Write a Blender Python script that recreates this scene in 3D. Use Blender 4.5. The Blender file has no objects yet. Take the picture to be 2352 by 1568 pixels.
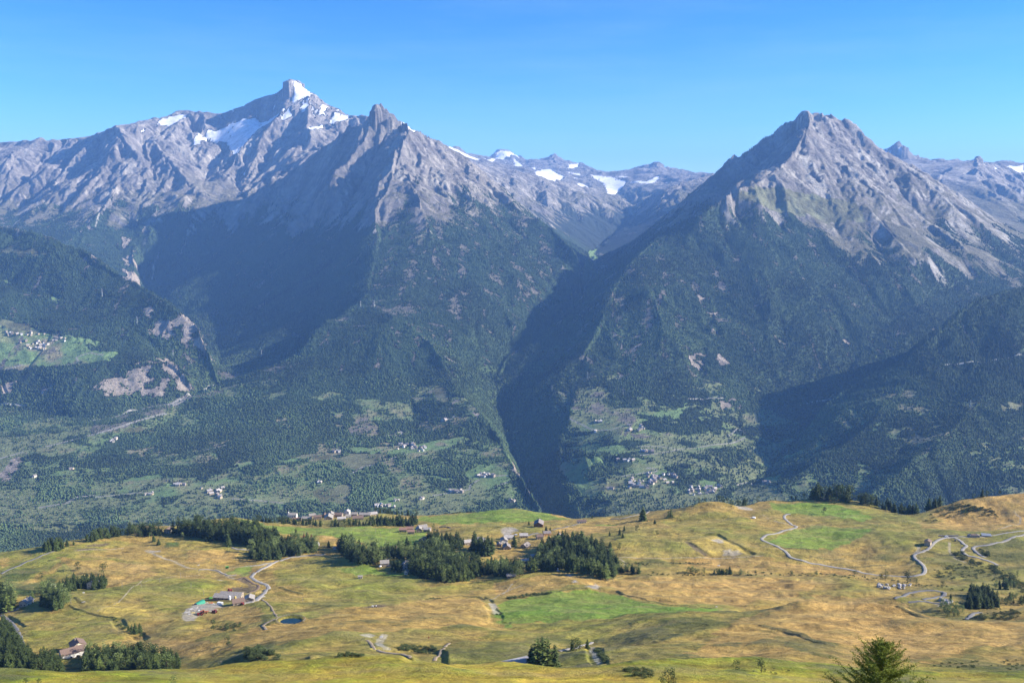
import bpy, math, random, time
import numpy as np
T0 = time.time()
rng = np.random.RandomState(7)
# ------------------------------------------------------------------ camera, world, sun, exposure
F = 2150.0                      # focal length in photograph units (photograph taken as 2352 x 1568)
TILT = math.atan(307.0 / F)     # camera looks down by about 8 degrees
scn = bpy.context.scene
cam_d = bpy.data.cameras.new('camera'); cam = bpy.data.objects.new('camera', cam_d)
scn.collection.objects.link(cam); scn.camera = cam
cam.rotation_euler = (math.pi / 2 - TILT, 0, 0)
cam_d.sensor_width = 36; cam_d.lens = 36 * F / 2352
cam_d.clip_start = 1; cam_d.clip_end = 120000
SUN_EL, SUN_AZ = math.radians(25), math.radians(90)     # azimuth clockwise from the view direction (+Y)
world = bpy.data.worlds.new('World'); scn.world = world; world.use_nodes = True
wn = world.node_tree
sky = wn.nodes.new('ShaderNodeTexSky'); sky.sky_type = 'NISHITA'; sky.sun_disc = False
sky.sun_elevation = SUN_EL; sky.sun_rotation = SUN_AZ
sky.altitude = 2500; sky.air_density = 1.0; sky.dust_density = 0.7; sky.ozone_density = 3.0
wn.nodes['Background'].inputs['Strength'].default_value = 0.058
hs_ = wn.nodes.new('ShaderNodeHueSaturation'); hs_.inputs['Saturation'].default_value = 1.34; hs_.inputs['Hue'].default_value = .50
wn.links.new(sky.outputs[0], hs_.inputs['Color']); gm_ = wn.nodes.new('ShaderNodeGamma'); gm_.inputs['Gamma'].default_value = 1.25
wn.links.new(hs_.outputs[0], gm_.inputs['Color'])
tc_ = wn.nodes.new('ShaderNodeTexCoord'); mp_ = wn.nodes.new('ShaderNodeMapping'); mp_.inputs['Scale'].default_value = (1.6, 1.6, 14); mp_.inputs['Rotation'].default_value = (0, .12, 0)
nz_ = wn.nodes.new('ShaderNodeTexNoise'); nz_.inputs['Scale'].default_value = 1.3; nz_.inputs['Detail'].default_value = 7; nz_.inputs['Roughness'].default_value = .62
mr_ = wn.nodes.new('ShaderNodeMapRange'); mr_.inputs[1].default_value = .45; mr_.inputs[2].default_value = .8; mr_.inputs[4].default_value = .22
mx_ = wn.nodes.new('ShaderNodeMix'); mx_.data_type = 'RGBA'; mx_.inputs[7].default_value = (4.6, 6.4, 8.2, 1)
wn.links.new(tc_.outputs['Generated'], mp_.inputs[0]); wn.links.new(mp_.outputs[0], nz_.inputs['Vector']); wn.links.new(nz_.outputs['Fac'], mr_.inputs[0]); wn.links.new(mr_.outputs[0], mx_.inputs[0])
wn.links.new(gm_.outputs[0], mx_.inputs[6]); wn.links.new(mx_.outputs[2], wn.nodes['Background'].inputs['Color'])
sd = bpy.data.lights.new('sun', 'SUN'); sd.energy = 5.0; sd.angle = math.radians(0.5); sd.color = (1, .91, .76)
sun = bpy.data.objects.new('sun', sd); scn.collection.objects.link(sun)
sun.rotation_euler = (math.pi / 2 - SUN_EL, 0, math.pi - SUN_AZ)
scn.view_settings.view_transform = 'Standard'; scn.view_settings.look = 'None'
scn.view_settings.exposure = 1.38; scn.view_settings.gamma = 1
scn.cycles.volume_bounces = 1; scn.cycles.max_bounces = 6; scn.cycles.transparent_max_bounces = 16
HAZE = 0.000032
HAZE_COL = (.22, .46, 1.0)

# ------------------------------------------------------------------ helpers
C = scn.collection
def ray(u, v):
    """photograph point -> (a, s): x = a*D, z = s*D at depth D"""
    du = (u - 1176.0) / F; dv = (784.0 - v) / F
    y = math.cos(TILT) + math.sin(TILT) * dv
    z = -math.sin(TILT) + math.cos(TILT) * dv
    return du / y, z / y
def proj(x, y, z):
    yy = y * math.cos(TILT) - z * math.sin(TILT); zz = y * math.sin(TILT) + z * math.cos(TILT)
    return 1176 + F * x / yy, 784 - F * zz / yy

def hash2(ix, iy, seed):
    h = (ix.astype(np.int64) * 374761393 + iy.astype(np.int64) * 668265263 + seed * 1442695041) & 0xffffffff
    h = ((h ^ (h >> 13)) * 1274126177) & 0xffffffff
    h = h ^ (h >> 16)
    return h
def vnoise(x, y, seed=0):
    ix = np.floor(x); iy = np.floor(y); fx = x - ix; fy = y - iy
    fx = fx * fx * fx * (fx * (fx * 6 - 15) + 10); fy = fy * fy * fy * (fy * (fy * 6 - 15) + 10)
    r = lambda a, b: hash2(ix + a, iy + b, seed).astype(np.float64) / 4294967295.0 * 2 - 1
    return (r(0, 0) * (1 - fx) + r(1, 0) * fx) * (1 - fy) + (r(0, 1) * (1 - fx) + r(1, 1) * fx) * fy
def fbm(x, y, seed=0, octv=4, gain=.5):
    s = 0; a = 1; t = 0
    for k in range(octv):
        c, sn = math.cos(k * 1.1), math.sin(k * 1.1)
        s = s + a * vnoise((x * c - y * sn) * 2 ** k, (x * sn + y * c) * 2 ** k, seed + k * 17); t += a; a *= gain
    return s / t
def sstep(a, b, x):
    t = np.clip((x - a) / (b - a), 0, 1); return t * t * (3 - 2 * t)

class Field:
    """height field over (a = x/y, s = ln y): a log-polar fan seen from the viewpoint hillside"""
    def __init__(f, a0, a1, d0, d1, step):
        f.a0, f.s0, f.step = a0, math.log(d0), step
        f.nx = int((a1 - a0) / step) + 1; f.ny = int((math.log(d1) - f.s0) / step) + 1
        f.sum = np.zeros((f.ny, f.nx)); f.cnt = np.zeros((f.ny, f.nx))
    def put(f, a, D, z):
        i = int(round((a - f.a0) / f.step)); j = int(round((math.log(D) - f.s0) / f.step))
        if 0 <= i < f.nx and 0 <= j < f.ny: f.sum[j, i] += z; f.cnt[j, i] += 1
    def line(f, pts, dmap=None):
        """pts of (u, v, D) seen in the photograph"""
        q = []
        for p in pts:
            a, s = ray(p[0], p[1]); D = dmap(p[2]) if dmap else p[2]; q.append((a, s, math.log(D)))
        f._seg(q)
    def hid(f, pts):
        """pts of (u, D, z): ground that the photograph does not show"""
        f._seg([((u - 1176) / F, z / D, math.log(D)) for u, D, z in pts])
    def _seg(f, q):
        for p0, p1 in zip(q[:-1], q[1:]):
            n = int(max(abs(p1[0] - p0[0]), abs(p1[2] - p0[2])) / f.step * 1.6) + 2
            for k in range(n):
                t = k / (n - 1); a = p0[0] + (p1[0] - p0[0]) * t; s = p0[1] + (p1[1] - p0[1]) * t
                l = p0[2] + (p1[2] - p0[2]) * t; D = math.exp(l); f.put(a, D, s * D)
    @staticmethod
    def membrane(S, N, it=70):
        lev = [(S, N)]
        while min(lev[-1][0].shape) > 12:
            s, n = lev[-1]
            ny, nx = (s.shape[0] + 1) // 2, (s.shape[1] + 1) // 2
            sp = np.zeros((ny * 2, nx * 2)); npd = np.zeros((ny * 2, nx * 2))
            m = n > 0
            sp[:s.shape[0], :s.shape[1]] = np.where(m, s / np.maximum(n, 1), 0); npd[:s.shape[0], :s.shape[1]] = m
            lev.append((sp.reshape(ny, 2, nx, 2).sum((1, 3)), npd.reshape(ny, 2, nx, 2).sum((1, 3))))
        z = None
        for s, n in lev[::-1]:
            m = n > 0; val = s / np.maximum(n, 1)
            if z is None: z = np.full(s.shape, val[m].mean())
            else:
                z = np.repeat(np.repeat(z, 2, 0), 2, 1)[:s.shape[0], :s.shape[1]]
                if z.shape != s.shape:
                    z = np.pad(z, ((0, s.shape[0] - z.shape[0]), (0, s.shape[1] - z.shape[1])), 'edge')
            for k in range(it):
                z[m] = val[m]
                p = np.pad(z, 1, 'edge')
                z = (p[:-2, 1:-1] + p[2:, 1:-1] + p[1:-1, :-2] + p[1:-1, 2:]) * .25
            z[m] = val[m]
        return z
    def solve(f, blur=0, rounds=0):
        m = f.cnt > 0; val = np.where(m, f.sum / np.maximum(f.cnt, 1), 0)
        z = f.membrane(f.sum.copy(), f.cnt.copy())
        for r in range(rounds):
            for k in range(blur):
                p = np.pad(z, 1, 'edge'); z = (p[:-2, 1:-1] + p[2:, 1:-1] + p[1:-1, :-2] + p[1:-1, 2:] + 4 * z) / 8
            d = np.where(m, val - z, 0)
            c = f.membrane(d, m.astype(float), 40)
            for k in range(max(1, blur // 5)):
                p = np.pad(c, 1, 'edge'); c = (p[:-2, 1:-1] + p[2:, 1:-1] + p[1:-1, :-2] + p[1:-1, 2:] + 4 * c) / 8
            z = z + c
        f.z = z; f.mask = m; f.val = val
    def samp(f, a, D, Z=None):
        Z = f.z if Z is None else Z
        x = np.clip((a - f.a0) / f.step, 0, f.nx - 1.001); y = np.clip((np.log(D) - f.s0) / f.step, 0, f.ny - 1.001)
        i = x.astype(int); j = y.astype(int); x = x - i; y = y - j
        return (Z[j, i] * (1 - x) + Z[j, i + 1] * x) * (1 - y) + (Z[j + 1, i] * (1 - x) + Z[j + 1, i + 1] * x) * y

class Grid:
    """final terrain grid: rows = depth, columns = a"""
    def __init__(g, a, D, Z): g.a, g.D, g.Z = a, D, Z
    def grad(g, Z=None):
        Z = g.Z if Z is None else Z
        za = np.gradient(Z, g.a, axis=1); zd = np.gradient(Z, g.D, axis=0)
        zx = za / g.D[:, None]; zy = zd - za * g.a[None, :] / g.D[:, None]
        return zx, zy
    def col(g, a):
        k = np.clip(np.searchsorted(g.a, a) - 1, 0, len(g.a) - 2); t = (a - g.a[k]) / (g.a[k + 1] - g.a[k])
        return g.Z[:, k] * (1 - t) + g.Z[:, k + 1] * t
    def hit(g, u, v, dmin=0, dmax=1e9):
        """first ground point seen at a photograph point -> (x, y, z)"""
        a, s = ray(u, v); h = g.col(a); m = (g.D >= dmin) & (g.D <= dmax)
        e = h / g.D - s; idx = np.where(m & (e >= 0))[0]
        if len(idx) and idx[0] > 0 and m[max(idx[0] - 1, 0)]:
            k = idx[0]; t = e[k - 1] / (e[k - 1] - e[k]); D = g.D[k - 1] + (g.D[k] - g.D[k - 1]) * t
        elif len(idx): D = g.D[idx[0]]
        else:
            ee = np.where(m, e, -9); D = g.D[int(np.argmax(ee))]
        return a * D, D, float(np.interp(D, g.D, h))
    def at(g, x, y):
        a = x / y; return float(np.interp(y, g.D, g.col(a)))
    def atv(g, x, y):
        a = x / y; i = np.clip(np.searchsorted(g.a, a) - 1, 0, len(g.a) - 2); j = np.clip(np.searchsorted(g.D, y) - 1, 0, len(g.D) - 2)
        t = np.clip((a - g.a[i]) / (g.a[i + 1] - g.a[i]), 0, 1); r = np.clip((y - g.D[j]) / (g.D[j + 1] - g.D[j]), 0, 1)
        Z = g.Z
        return (Z[j, i] * (1 - t) + Z[j, i + 1] * t) * (1 - r) + (Z[j + 1, i] * (1 - t) + Z[j + 1, i + 1] * t) * r
    def poly(g, pts, dmin=0, dmax=1e9, soft=0, jit=0, seed=3):
        """mask (rows x cols) of a ground patch whose corners are photograph points laid on the ground"""
        w = [g.hit(u, v, dmin, dmax) for u, v in pts]
        P = np.array([(x / y, math.log(y)) for x, y, z in w])
        A, S = np.meshgrid(g.a, np.log(g.D))
        i0 = max(np.searchsorted(g.a, P[:, 0].min()) - 8, 0); i1 = np.searchsorted(g.a, P[:, 0].max()) + 8
        j0 = max(np.searchsorted(g.D, math.exp(P[:, 1].min())) - 8, 0); j1 = np.searchsorted(g.D, math.exp(P[:, 1].max())) + 8
        A = A[j0:j1, i0:i1]; S = S[j0:j1, i0:i1]
        if jit:
            X = A * np.exp(S); Y = np.exp(S); sc = 1 / (jit * 2.5)
            A = A + jit * vnoise(X * sc, Y * sc, seed) / Y; S = S + jit * vnoise(X * sc, Y * sc, seed + 5) / Y * 2
        ins = np.zeros(A.shape, bool); n = len(P)
        for k in range(n):
            x0, y0 = P[k]; x1, y1 = P[(k + 1) % n]
            c = ((y0 > S) != (y1 > S)); 
            with np.errstate(divide='ignore', invalid='ignore'):
                ins ^= c & (A < (x1 - x0) * (S - y0) / (y1 - y0) + x0)
        M = np.zeros(g.Z.shape, bool); M[j0:j1, i0:i1] = ins
        return M
    def stroke(g, pts, width, dmin=0, dmax=1e9, world=None):
        """mask of a strip of ground (road, wall, stream) through photograph points; returns soft 0..1"""
        w = world or [g.hit(u, v, dmin, dmax) for u, v in pts]
        M = np.zeros(g.Z.shape)
        for p, q in zip(w[:-1], w[1:]):
            lo, hi = min(p[1], q[1]) - 2 * width, max(p[1], q[1]) + 2 * width
            aa = [p[0] / p[1], q[0] / q[1]]; mar = 3 * width / max(lo, 1)
            i0 = max(np.searchsorted(g.a, min(aa) - mar) - 1, 0); i1 = np.searchsorted(g.a, max(aa) + mar) + 1
            j0 = max(np.searchsorted(g.D, lo) - 1, 0); j1 = np.searchsorted(g.D, hi) + 1
            Y = g.D[j0:j1, None] + 0 * g.a[None, i0:i1]; X = g.a[None, i0:i1] * g.D[j0:j1, None]
            dx, dy = q[0] - p[0], q[1] - p[1]; L = dx * dx + dy * dy + 1e-9
            t = np.clip(((X - p[0]) * dx + (Y - p[1]) * dy) / L, 0, 1)
            d = np.hypot(X - p[0] - t * dx, Y - p[1] - t * dy)
            M[j0:j1, i0:i1] = np.maximum(M[j0:j1, i0:i1], 1 - sstep(width * .4, width * .75, d))
        return M

def curve(pts, n=6):
    """Catmull-Rom through 2-D or 3-D points"""
    P = [np.array(p, float) for p in pts]; P = [2 * P[0] - P[1]] + P + [2 * P[-1] - P[-2]]
    o = []
    for k in range(1, len(P) - 2):
        for t in np.arange(n) / n:
            p0, p1, p2, p3 = P[k - 1:k + 3]
            o.append(tuple(.5 * (2 * p1 + (p2 - p0) * t + (2 * p0 - 5 * p1 + 4 * p2 - p3) * t * t + (3 * p1 - p0 - 3 * p2 + p3) * t ** 3)))
    o.append(tuple(P[-2])); return o

def gullies(X, Y, gx, gy, wave, octv, seed, strength=1.0, gain=.5, lac=2.0):
    """gully noise whose furrows run down the fall line of (gx, gy); returns height in units of wave"""
    H = np.zeros(X.shape); amp = 1.0; fr = 1.0 / wave; dx, dy = gx.copy(), gy.copy()
    for o in range(octv):
        nrm = np.sqrt(dx * dx + dy * dy) + 1e-6; m = np.minimum(nrm * 2.2, 1.0) / nrm
        sx, sy = dy * m * strength, -dx * m * strength
        px, py = X * fr, Y * fr; ix, iy = np.floor(px), np.floor(py); fx, fy = px - ix, py - iy
        va = np.zeros(X.shape); vx = np.zeros(X.shape); vy = np.zeros(X.shape); wt = np.zeros(X.shape)
        for i in (-1, 0, 1, 2):
            for j in (-1, 0, 1, 2):
                h = hash2(ix - i, iy - j, seed + o * 31)
                ox = fx + i - ((h & 1023) / 1023.0) * .5; oy = fy + j - (((h >> 10) & 1023) / 1023.0) * .5
                w = np.exp(-(ox * ox + oy * oy) * 2.0)
                mag = (ox * sx + oy * sy) * 2 * math.pi
                c, s = np.cos(mag), np.sin(mag)
                va += c * w; vx -= s * sx * w; vy -= s * sy * w; wt += w
        H += amp * va / wt
        dx = dx + amp * vx / wt * 1.1; dy = dy + amp * vy / wt * 1.1
        amp *= gain; fr *= lac
    return H

def mesh_obj(name, V, Fq, mats=None, parent=None, smooth=False, cols=None, mi=None):
    me = bpy.data.meshes.new(name)
    V = np.asarray(V, np.float32); Fq = np.asarray(Fq, np.int32); k = Fq.shape[1]
    me.vertices.add(len(V)); me.vertices.foreach_set('co', V.ravel())
    me.loops.add(Fq.size); me.loops.foreach_set('vertex_index', Fq.ravel())
    me.polygons.add(len(Fq)); me.polygons.foreach_set('loop_start', np.arange(0, Fq.size, k, dtype=np.int32))
    me.polygons.foreach_set('loop_total', np.full(len(Fq), k, np.int32))
    if smooth: me.polygons.foreach_set('use_smooth', np.ones(len(Fq), bool))
    if mi is not None: me.polygons.foreach_set('material_index', np.asarray(mi, np.int32))
    for nm, c in (cols or {}).items():
        if c.ndim == 2:
            at = me.attributes.new(nm, 'FLOAT_COLOR', 'POINT'); cc = np.ones((len(V), 4), np.float32); cc[:, :c.shape[1]] = c
            at.data.foreach_set('color', cc.ravel())
        else:
            at = me.attributes.new(nm, 'FLOAT', 'POINT'); at.data.foreach_set('value', c.astype(np.float32))
    me.update(calc_edges=True)
    for m in (mats or []): me.materials.append(m)
    o = bpy.data.objects.new(name, me); C.objects.link(o)
    if parent: o.parent = parent
    return o
def tag(o, label=None, cat=None, group=None, kind=None):
    if label: o['label'] = label
    if cat: o['category'] = cat
    if group: o['group'] = group
    if kind: o['kind'] = kind
    return o
def grid_mesh(name, g, cols, mat):
    ny, nx = g.Z.shape
    X = g.a[None, :] * g.D[:, None]; Y = g.D[:, None] + 0 * X
    V = np.stack([X, Y, g.Z], -1).reshape(-1, 3)
    I = np.arange(ny * nx).reshape(ny, nx)
    Fq = np.stack([I[:-1, :-1], I[:-1, 1:], I[1:, 1:], I[1:, :-1]], -1).reshape(-1, 4)
    return mesh_obj(name, V, Fq, [mat], smooth=True, cols={k: c.reshape(ny * nx, -1) if c.ndim == 3 else c.ravel() for k, c in cols.items()})

class NT:
    """tiny node-tree helper"""
    def __init__(s, name):
        s.m = bpy.data.materials.new(name); s.m.use_nodes = True; s.t = s.m.node_tree; s.b = s.t.nodes['Principled BSDF']
        s.b.inputs['Roughness'].default_value = .9
        s.b.inputs['Specular IOR Level'].default_value = .2
    def n(s, ty, **k):
        nd = s.t.nodes.new(ty)
        for a, v in k.items():
            if isinstance(a, str) and a.startswith('i_'): nd.inputs[a[2:].replace('_', ' ')].default_value = v
            else: setattr(nd, a, v)
        return nd
    def l(s, a, b): s.t.links.new(a, b)
    def noise(s, scale, detail=5, rough=.6, vec=None, stretch=None):
        nd = s.n('ShaderNodeTexNoise'); nd.inputs['Scale'].default_value = scale; nd.inputs['Detail'].default_value = detail
        nd.inputs['Roughness'].default_value = rough
        if vec is None: vec = s.n('ShaderNodeTexCoord').outputs['Object']
        if stretch:
            mp = s.n('ShaderNodeMapping'); mp.inputs['Scale'].default_value = stretch; s.l(vec, mp.inputs[0]); vec = mp.outputs[0]
        s.l(vec, nd.inputs['Vector']); return nd.outputs['Fac']
    def ramp(s, fac, lo, hi, a=0.0, b=1.0):
        r = s.n('ShaderNodeMapRange'); r.inputs[1].default_value = lo; r.inputs[2].default_value = hi
        r.inputs[3].default_value = a; r.inputs[4].default_value = b; s.l(fac, r.inputs[0]); return r.outputs[0]
    def mix(s, fac, a, b, mode='MIX'):
        x = s.n('ShaderNodeMix', data_type='RGBA', blend_type=mode)
        for sock, val in ((x.inputs[0], fac), (x.inputs[6], a), (x.inputs[7], b)):
            if hasattr(val, 'links'): s.l(val, sock)
            elif isinstance(val, (int, float)): sock.default_value = val
            else: sock.default_value = (*val, 1)
        return x.outputs[2]
    def bump(s, h, strength=.5, dist=1.0, prev=None):
        b = s.n('ShaderNodeBump'); b.inputs['Strength'].default_value = strength; b.inputs['Distance'].default_value = dist
        s.l(h, b.inputs['Height'])
        if prev: s.l(prev, b.inputs['Normal'])
        return b.outputs[0]

# ------------------------------------------------------------------ far terrain: the mountains and the main valley
def dm(d): return float(np.interp(d, [3500, 3900, 4300, 5000, 6250, 7400, 9900, 11500, 14500, 26000], [3350, 3650, 3900, 4500, 5550, 6200, 8300, 9800, 13000, 24500]))
ff = Field(-.85, .85, 2250, 40000, .0024)
def R(*p): ff.line(p, dm)
def Hd(*p): ff.hid([(u, dm(d), z) for u, d, z in p])
# snow and rock skyline of the left massif
R((-500,345,14500),(-250,338,14500),(0,327,14300),(50,325,14200),(60,322,14200),(80,326,14200),(96,319,14200),(104,325,14200),(120,323,14200),(200,318,14000),(240,302,13700),(262,293,13600),(300,288,13700),(335,284,14000),(355,275,14300),(400,260,14600),(432,253,14700),(446,257,14600),(456,255,14550),(480,261,14500),(500,264,14500),(530,256,14500),(560,245,14500),(585,232,14500),(610,218,14500),(640,203,14500),(660,192,14500),(675,184,14500),(690,190,14450),(713,205,14450),(725,222,14400),(748,243,14300),(770,258,14200),(800,264,14100),(825,270,14000),(880,300,13900),(960,340,13800))
R((675,184,14500),(669,215,14320),(652,248,14080),(622,275,13920),(598,300,13720),(575,325,13520),(552,352,13300),(560,380,12950))
R((598,283,14250),(580,298,13900),(562,315,13700),(545,345,13330),(530,400,12800),(545,430,12500),(562,450,12200),(520,462,11900),(470,475,11800),(435,485,11650),(395,530,11350),(355,590,11050),(325,650,10800))
R((442,318,14300),(470,331,14080),(500,335,13950),(515,350,13700),(500,390,13000),(470,420,12700))
R((715,205,14450),(705,280,13600),(690,350,12900),(665,395,12500),(625,425,12100))
R((770,258,14200),(760,300,13500),(745,340,12900),(730,350,12700))
R((252,298,13650),(246,340,13200),(240,390,12700),(205,430,12300),(150,490,11800),(100,522,11400))
R((225,318,13700),(228,360,13200),(215,400,12700),(150,480,12000),(90,520,11400))
R((262,293,13600),(285,330,13200),(320,390,12700),(335,425,12400),(318,458,12000),(322,500,11600),(302,560,11100),(308,630,10500))
R((262,310,13450),(272,360,12900),(278,400,12600),(262,440,12100),(225,500,11500),(205,532,11200))
R((350,320,13550),(385,370,12900),(425,415,12400),(440,448,12100),(400,450,12000))
R((330,330,13500),(352,390,12800),(375,440,12200),(360,480,11700),(345,540,11200))
R((432,253,14700),(418,290,14100),(385,318,13700),(350,320,13550))
R((470,262,14500),(462,300,14050),(445,318,13900))
R((195,330,13800),(160,370,13300),(110,440,12500),(50,500,11800),(0,532,11300))
R((175,345,13700),(128,420,12750),(85,490,11850),(25,527,11200))
R((120,345,13900),(60,420,13000),(0,470,12500),(-150,520,12000))
R((90,335,14000),(40,345,13700),(0,372,13300),(-100,420,12800))
R((-200,440,13000),(-80,480,12200),(0,525,11250))
Hd((-500,10200,-500),(-200,10000,-500),(0,9900,-500),(150,9900,-620),(300,10200,-780))
# the valley that opens behind the left hill, and the river on the valley floor
R((325,652,10800),(385,714,9600),(440,772,8600),(478,825,7600),(506,892,6500),(480,903,6250),(440,906,6150),(400,925,5900),(330,955,5600),(200,1000,5200),(100,1027,5000),(0,1062,4800),(-250,1140,4500))
# left forested hill
R((-500,470,9300),(-300,485,9000),(0,522,8600),(75,535,8500),(150,563,8300),(190,572,8250),(215,598,8100),(280,633,7900),(330,660,7700),(380,690,7500),(430,728,7200),(455,748,7000),(466,785,6850),(485,825,6700),(500,858,6550),(503,880,6450))
R((-200,640,8000),(0,648,7900),(120,682,7700),(250,722,7400),(335,742,7200),(380,765,7000))
R((330,742,7180),(352,790,6850),(390,830,6600),(450,870,6400))
R((-150,735,7200),(0,747,7050),(150,767,6850),(260,795,6700),(345,815,6600))
R((-150,852,6300),(0,846,6350),(150,839,6350),(270,832,6350),(340,838,6300),(385,830,6400),(410,850,6300),(432,885,6200))
R((-150,950,5900),(0,938,5950),(200,962,5750),(300,948,5850),(400,918,6050))
R((0,870,6280),(30,935,5960))
# middle mountain: summit crest, shadowed front ridge, right ridge
R((640,432,11700),(680,400,11650),(720,366,11600),(768,322,11550),(797,300,11550),(825,292,11500),(838,285,11500),(846,268,11500),(853,262,11500),(855,248,11500),(865,242,11500),(873,245,11500),(880,255,11500),(886,268,11500),(892,264,11500),(897,272,11500),(906,276,11500),(914,283,11500),(925,280,11500),(934,282,11500),(950,296,11550),(968,309,11600),(1016,333,11700),(1070,361,11700),(1086,378,11600),(1101,399,11400),(1129,433,11100),(1163,460,10900),(1207,498,10500),(1241,508,10300),(1282,539,9900),(1317,573,9500),(1351,604,9200),(1366,634,9000))
R((934,282,11500),(937,305,11200),(915,350,10850),(900,400,10450),(888,440,10150),(862,478,9800),(868,540,9300),(858,620,8600),(838,690,8000),(800,725,7700),(745,742,7400),(712,775,7100),(690,815,6800),(640,835,6600),(570,860,6400),(510,886,6250),(455,912,6000),(400,965,5600),(330,1040,5000),(280,1110,4500))
R((890,300,11400),(873,340,11200),(838,400,10950),(795,475,10550),(760,560,9950),(730,640,9200),(715,700,8600))
Hd((722,8250,-840),(712,7850,-915),(690,7500,-1005),(640,7200,-1055),(580,6950,-1093),(520,6700,-1100))
R((745,480,10900),(670,560,10350),(600,640,9850),(535,720,9300),(495,790,8600),(505,850,7600))
R((855,262,11500),(838,320,11250),(800,372,11000),(760,412,10850),(720,465,10650),(690,500,10600),(600,570,10400),(500,625,10150),(420,668,9900),(378,702,9650))
R((640,432,11700),(600,450,11600),(588,490,11450),(560,530,11300),(480,580,11000),(400,640,10700))
R((690,440,11400),(650,480,11250),(600,530,10950),(500,590,10600),(400,662,10250))
R((838,690,8000),(900,722,7500),(945,752,7100),(985,795,6700),(1020,850,6250),(1062,905,5800),(1110,958,5400),(1150,1012,5050),(1172,1060,4700),(1205,1112,4350),(1243,1170,3950))
R((968,309,11600),(985,360,11100),(1010,430,10500),(1060,500,9800),(1110,590,9000),(1150,680,8300),(1170,740,7800))
R((925,380,10700),(960,460,9900),(1000,560,9100),(1040,660,8300),(1080,760,7400),(1095,830,6900))
R((1040,400,10900),(1100,480,10200),(1170,560,9500),(1230,640,8800),(1285,700,8400))
R((1070,400,11200),(1130,470,10600),(1200,545,9900),(1270,610,9300),(1325,675,8900))
R((740,745,7400),(780,830,6500),(760,900,5950),(740,970,5450),(700,1050,4850),(680,1110,4450))
R((560,875,6250),(540,940,5700),(500,1010,5200),(430,1080,4650),(380,1110,4450))
R((900,760,7000),(920,850,6300),(950,940,5700),(960,1000,5250))
R((200,1120,4450),(400,1120,4400),(600,1115,4430),(800,1070,4700),(960,1032,4950),(1080,1012,5080))
R((-250,1180,4150),(0,1180,4100),(300,1175,4080),(600,1178,4050),(900,1180,4030),(1180,1178,4020))
R((-250,1260,3750),(0,1262,3700),(300,1240,3750),(1215,1200,3820))
# gorge between the two big mountains
R((1464,487,15300),(1440,510,14600),(1400,547,13800),(1370,573,13000),(1360,600,12000),(1352,645,10500),(1330,692,9000),(1290,733,8350),(1235,770,7750),(1165,820,7150),(1140,870,6750),(1148,940,6250),(1168,1000,5800))
Hd((1168,5800,-1255),(1190,5450,-1350),(1215,5000,-1425),(1240,4600,-1455),(1270,4250,-1460),(1290,3800,-1440))
# right mountain
R((1480,562,9300),(1540,511,9900),(1575,481,10200),(1600,450,10500),(1640,411,10800),(1660,394,10900),(1700,361,11100),(1760,319,11300),(1790,296,11400),(1808,280,11500),(1820,281,11500),(1835,270,11500),(1850,257,11500),(1860,262,11500),(1878,262,11500),(1893,268,11500),(1903,264,11500),(1912,268,11450),(1922,276,11450),(1932,278,11450),(1945,279,11500),(1953,278,11500),(1962,290,11450),(1975,296,11400),(1982,307,11400),(1998,318,11400),(2008,328,11350),(2016,340,11300),(2044,354,11200),(2095,382,11000),(2146,419,10700),(2191,450,10400),(2235,484,10200),(2300,529,9900),(2352,570,9700),(2500,630,9500),(2800,720,9000))
R((1480,562,9300),(1440,601,8800),(1397,630,8600),(1350,665,8400),(1325,692,8500))
R((1850,257,11500),(1862,282,11000),(1840,325,10500),(1826,358,10200),(1795,385,9950),(1765,402,9800),(1740,420,9600),(1712,432,9450),(1690,440,9350),(1664,458,9150),(1600,505,9050),(1540,537,9050),(1480,577,8600),(1447,604,8300),(1425,640,8000),(1402,690,7500),(1380,742,7100),(1350,802,6650),(1335,852,6300),(1320,902,5950),(1305,955,5600),(1292,1015,5300),(1284,1080,4900),(1292,1125,4550),(1310,1152,4280),(1338,1185,3980))
R((1838,300,11450),(1800,345,11250),(1750,390,10950),(1690,420,10600),(1640,452,10200),(1600,480,9850),(1560,508,9700))
R((1720,375,11000),(1722,395,10700),(1710,415,10450))
R((1862,282,11200),(1900,340,10750),(1940,400,10200),(1990,470,9600),(2050,540,9000),(2110,600,8500))
R((1912,285,11300),(1930,330,10950),(1975,390,10400),(2030,450,9900),(2080,510,9400),(2150,570,8900))
R((1998,320,11350),(2030,360,11000),(2060,400,10650),(2066,440,10250),(2112,500,9700),(2180,545,9300),(2260,600,8900))
R((2030,380,10800),(2045,425,10300),(2075,480,9800),(2130,540,9350),(2190,590,8900))
R((1664,458,9600),(1705,520,9000),(1745,600,8300),(1765,700,7500),(1752,800,6800),(1725,900,6150),(1705,980,5600),(1690,1060,4900),(1680,1130,4300))
R((1447,604,8300),(1500,672,7500),(1520,760,6850),(1500,850,6250),(1470,930,5700),(1430,1000,5150),(1400,1080,4650),(1390,1145,4150))
R((1600,560,8750),(1640,660,7900),(1640,760,7000),(1610,860,6300),(1580,950,5650))
R((1800,520,9100),(1860,620,8200),(1900,720,7500),(1900,810,6800),(1860,900,6250))
R((2000,540,9100),(2070,640,8200),(2120,720,7600),(2080,790,7000))
R((2352,640,8700),(2200,650,8500),(2100,705,7750),(2000,785,7100),(1950,862,6500),(1900,910,6150))
R((2500,700,8500),(2352,705,7900),(2200,765,7200),(2090,845,6550),(1980,905,6200),(1892,960,5850),(1845,1010,5500),(1795,1045,5150),(1765,1085,4800),(1690,1130,4350))
R((1350,1142,4220),(1400,1148,4130),(1550,1150,4100),(1700,1150,4100),(1900,1168,3900),(2100,1180,3800),(2352,1165,3900),(2600,1160,3900))
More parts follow.
